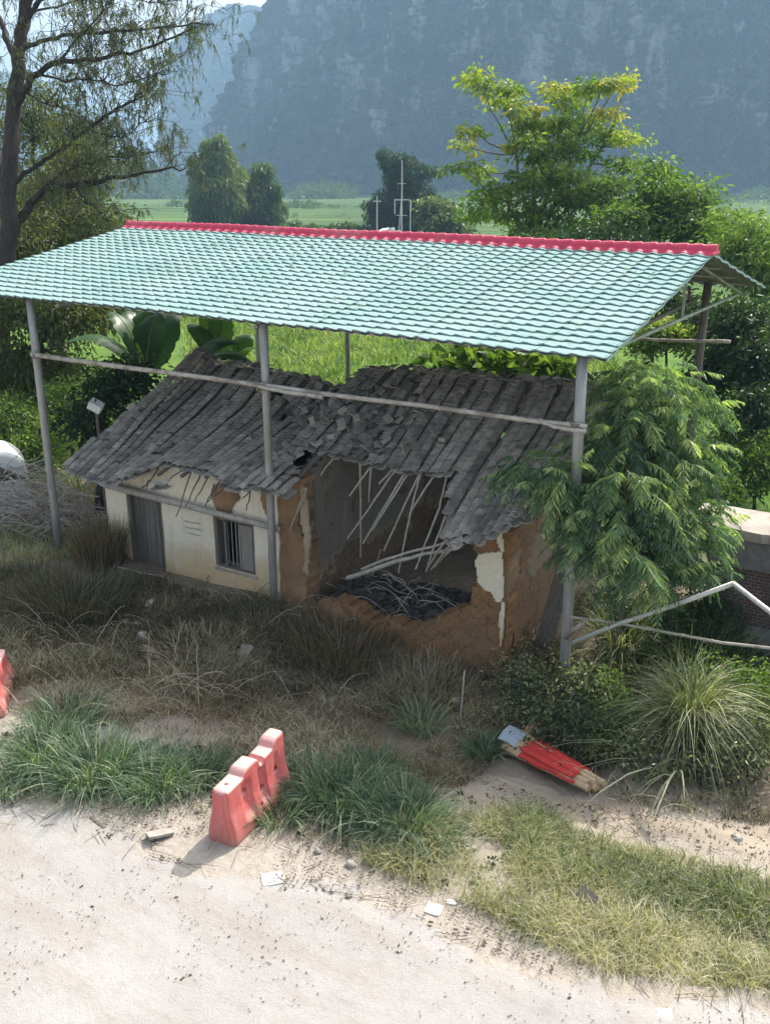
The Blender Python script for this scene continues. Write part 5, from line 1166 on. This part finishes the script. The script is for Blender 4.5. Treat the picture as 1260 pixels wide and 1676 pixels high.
shrub('dark leafy shrub between the right pole foot and the red bundle', 900, 1230, 0, [SB(860, 1130, 870, 1220, 40, 40, 110), SB(900, 1180, 900, 1235, 55, 45, 190), SB(960, 1190, 950, 1250, 55, 55, 200), SB(940, 1120, 950, 1200, 45, 35, 110)])
shrub('shrub with bright green sunlit leaves beside the right pole foot', 1000, 1200, 0, [SB(985, 1130, 990, 1190, 40, 38, 120), SB(1010, 1190, 1010, 1240, 40, 38, 110)], M_mid, tint=(.2, 1))
shrub('shaded leafy shrub under the big reed clump', 1150, 1290, 0, [SB(1060, 1240, 1060, 1280, 45, 30, 70), SB(1170, 1245, 1170, 1285, 50, 32, 90), SB(1235, 1220, 1235, 1280, 45, 50, 110)])
shrub('green shrub at the right edge below the brick shed', 1230, 1200, 0, [SB(1190, 1130, 1200, 1200, 60, 45, 170), SB(1250, 1140, 1250, 1200, 40, 55, 120)], M_mid, tint=(.1, 1))
shrub('dark undergrowth filling the hollow behind the bent pipe below the fern leaved tree', 1110, 1090, 0, [SB(1075, 1010, 1080, 1075, 55, 40, 230), SB(1150, 1010, 1150, 1080, 50, 42, 230), SB(1010, 1000, 1015, 1070, 40, 35, 130), SB(1120, 1060, 1120, 1110, 70, 30, 190), SB(1200, 1075, 1200, 1115, 40, 30, 110)], M_dark, tint=(0, .7))
tuft('weed_clump', 'tall pale stems in front of the dark hollow left of the brick shed', G(1130, 1095), 500, 1.3, .9, (.05, .8), .012, M_reed, 'weeds', (.1, 1), 1.0)
shrub('pale leaved weed bush at the corner of the gable wall', 840, 1140, 0, [SB(860, 1095, 850, 1130, 40, 30, 80), SB(830, 1120, 830, 1150, 30, 25, 50), SB(885, 1060, 880, 1090, 28, 28, 50)], M_weed, tint=(.3, 1), nleaf=30, ls=(.09, .025))

# ground cover nobody could count
def cover(name, label, poly, dens, H, lean, W, mat, tint=(.1, .9), seg=3, patch=0.0, cat='grass', sc_=.8):
    C = scatter(poly, dens); k = fbm(C[:, 0]*sc_, C[:, 1]*sc_, o=4)
    if patch: C = C[k > patch-rnd(len(C), 0, .6)]
    n = len(C); C[:, 2] -= .015; a = rnd(n, 0, 6.283); l = rnd(n, *lean); hn = 1+.45*fbm(C[:, 0]*1.7+5, C[:, 1]*1.7, o=2)
    mb = MB(); t = np.clip(rnd(n, *tint)+.25*fbm(C[:, 0]*.9, C[:, 1]*.9+9, o=3), 0, 1)
    blades(mb, C, rnd(n, H*.4, H)*hn, np.stack([np.cos(a)*l, np.sin(a)*l], 1), W*rnd(n, .7, 1.4), t, seg)
    tag(mb.build(name, mat), label, cat, None, 'stuff'); return n
cover('lawn_grass', 'sunlit straggly grass strip along the road at the lower right', gpoly((590, 1415), (640, 1365), (760, 1345), (880, 1330), (960, 1368), (1100, 1395), (1200, 1425), (1300, 1455), (1330, 1640), (1180, 1620), (1000, 1595), (880, 1545), (760, 1480), (660, 1440)), 1800, .36, (.3, 1.4), .008, M_lawn, (.05, 1), 4, .1)
cover('lawn_grass', 'green middle of the sunlit grass strip along the road', gpoly((700, 1380), (860, 1340), (1000, 1385), (1260, 1470), (1300, 1560), (1100, 1500), (900, 1430)), 900, .38, (.2, 1.2), .009, M_grass, (.0, .9), 4, .15)
cover('weed_cover', 'dark low weeds covering the shaded ground in front of the house', gpoly((-40, 930), (170, 935), (440, 990), (700, 1110), (830, 1100), (900, 1130), (830, 1230), (700, 1180), (560, 1140), (350, 1130), (150, 1110), (-60, 1150)), 650, .42, (.2, 1.1), .012, M_weed, (.0, .95), 3, -.15)
cover('dry_cover', 'dry stubble and dead stems over the shaded ground before the house', gpoly((-60, 950), (440, 990), (830, 1100), (860, 1190), (760, 1290), (500, 1280), (100, 1170), (-60, 1180)), 1150, .34, (.4, 1.3), .009, M_dry, (.1, 1), 3, -.1)
cover('verge_grass', 'thin grass and straw along the shaded road verge', gpoly((-60, 1200), (350, 1230), (560, 1290), (760, 1290), (760, 1400), (620, 1420), (350, 1340), (100, 1320), (-60, 1290)), 700, .18, (.3, 1.2), .007, M_weed, (.2, 1), 3, .0)
cover('path_edge_grass', 'dark tangled grass along the far side of the dry mud path', gpoly((960, 1290), (1060, 1290), (1300, 1320), (1320, 1360), (1200, 1345), (1100, 1330), (1000, 1312)), 1500, .26, (.3, 1.2), .008, M_weed, (.1, 1), 3, -.1)
cover('bank_grass', 'sunlit yellow grass on the bank left of the plastered wall', gpoly((-80, 850), (170, 845), (170, 905), (60, 930), (-80, 960)), 420, .42, (.2, .9), .012, M_lawn, (.15, 1), 3)
cover('bank_grass', 'bright green growth on the bank at the far left', gpoly((-80, 600), (230, 600), (200, 830), (-80, 840)), 60, .7, (.2, .9), .035, M_fgrass, (.1, .9), 3)
cover('field_grass', 'tall bright green grass on the field behind the ruined house', gpoly((300, 650), (1010, 690), (1010, 520), (700, 480), (300, 480)), 44, .8, (.15, 1.0), .045, M_fgrass, (.1, .95), 3, -.2, sc_=.25)
cover('weed_cover', 'dark weeds behind and beside the gable wall under the fern leaved tree', gpoly((900, 960), (1260, 1000), (1320, 1240), (1000, 1260), (880, 1200), (850, 1120)), 420, .4, (.2, 1.0), .012, M_weed, (.0, .85), 3, -.1)
def small_weeds():
    C = scatter(gpoly((-40, 1180), (350, 1230), (700, 1250), (800, 1340), (1260, 1440), (1260, 1590), (900, 1540), (640, 1420), (350, 1330), (-40, 1290)), 26); mb = MB()
    n = 11; P = np.repeat(C, n, 0); a = rnd(len(P), 0, 6.28); s_ = np.repeat(rnd(len(C), .025, .07), n)
    D = np.stack([np.cos(a), np.sin(a), rnd(len(P), .15, 1.1)], 1); P = P+D*s_[:, None]*.2+np.array([0, 0, .03])
    leaves(mb, P, D, s_*rnd(len(P), .7, 1.3), s_*.55, np.clip(np.repeat(rng.random(len(C)), n)+rnd(len(P), -.15, .15), 0, 1))
    tag(mb.build('broadleaf_weeds', M_scrub), 'little broad leaved weeds sprinkled through the verge grass', 'weeds', None, 'stuff')
small_weeds()
def chips():
    mb = MB(); P = []
    for poly, n, sz in ((gpoly((-60, 1330), (350, 1400), (640, 1440), (900, 1560), (1200, 1640), (1400, 1700), (600, 1800), (-300, 1676)), 1500, .016), (gpoly((-40, 1290), (350, 1340), (640, 1410), (900, 1560), (1040, 1600), (900, 1600), (600, 1480), (300, 1420), (-40, 1340)), 1600, .022), (gpoly((780, 1270), (1000, 1322), (1260, 1360), (1262, 1425), (1000, 1365), (800, 1320)), 700, .022)):
        xs = [q[0] for q in poly]; ys = [q[1] for q in poly]; x = rnd(n*3, min(xs), max(xs)); y = rnd(n*3, min(ys), max(ys)); k = inpoly(x, y, poly)&(fbm(x*.8, y*.8, o=3) > -.3); x = x[k][:n]; y = y[k][:n]
        for a, b in zip(x, y):
            s = sz*R.uniform(.25, .8)*(2.0 if R.random() < .05 else 1); mb.box((a, b, float(hz(a, b))+.03), (s*R.uniform(1, 2.4), s*.7, s*.35), rz=R.uniform(0, 3.14), t=R.random())
    tag(mb.build('road_litter', M_dirtd), 'dark crumbs of soil and leaf scattered over the road and path', 'debris', None, 'stuff')
    mb = MB(); poly = gpoly((-40, 1290), (350, 1340), (640, 1400), (900, 1540), (1240, 1640), (1240, 1670), (900, 1600), (600, 1480), (300, 1420), (-40, 1340)); C = scatter(poly, 28)
    for c in C:
        a = R.uniform(0, 3.14); l = R.uniform(.05, .22); d = np.array([math.cos(a), math.sin(a), 0])*l; P = np.array([c-d, c+rng.normal(size=3)*.01, c+d]); P[:, 2] = hz(P[:, 0], P[:, 1])+.028; mb.tube(P, [.004, .0035, .002], 3, t=R.random())
    tag(mb.build('straw_litter', M_dry), 'short bits of straw and twig scattered along the road edge', 'debris', None, 'stuff')
chips()

# ================================================================== HAZE
def haze():
    mb = MB(); mb.box((-900, 1700, 188), (9000, 5200, 386)); 
    m = bpy.data.materials.new('haze_air'); m.use_nodes = True; N = m.node_tree.nodes; N.remove(N['Principled BSDF'])
    v = N.new('ShaderNodeVolumePrincipled'); v.inputs['Color'].default_value = (.4, .65, .92, 1); v.inputs['Density'].default_value = 4.6e-4; v.inputs['Anisotropy'].default_value = .1
    m.node_tree.links.new(v.outputs[0], N['Material Output'].inputs[1])
    o = mb.build('haze', m); o['kind'] = 'stuff'; o['label'] = 'blue summer haze between the house and the mountain'
haze()
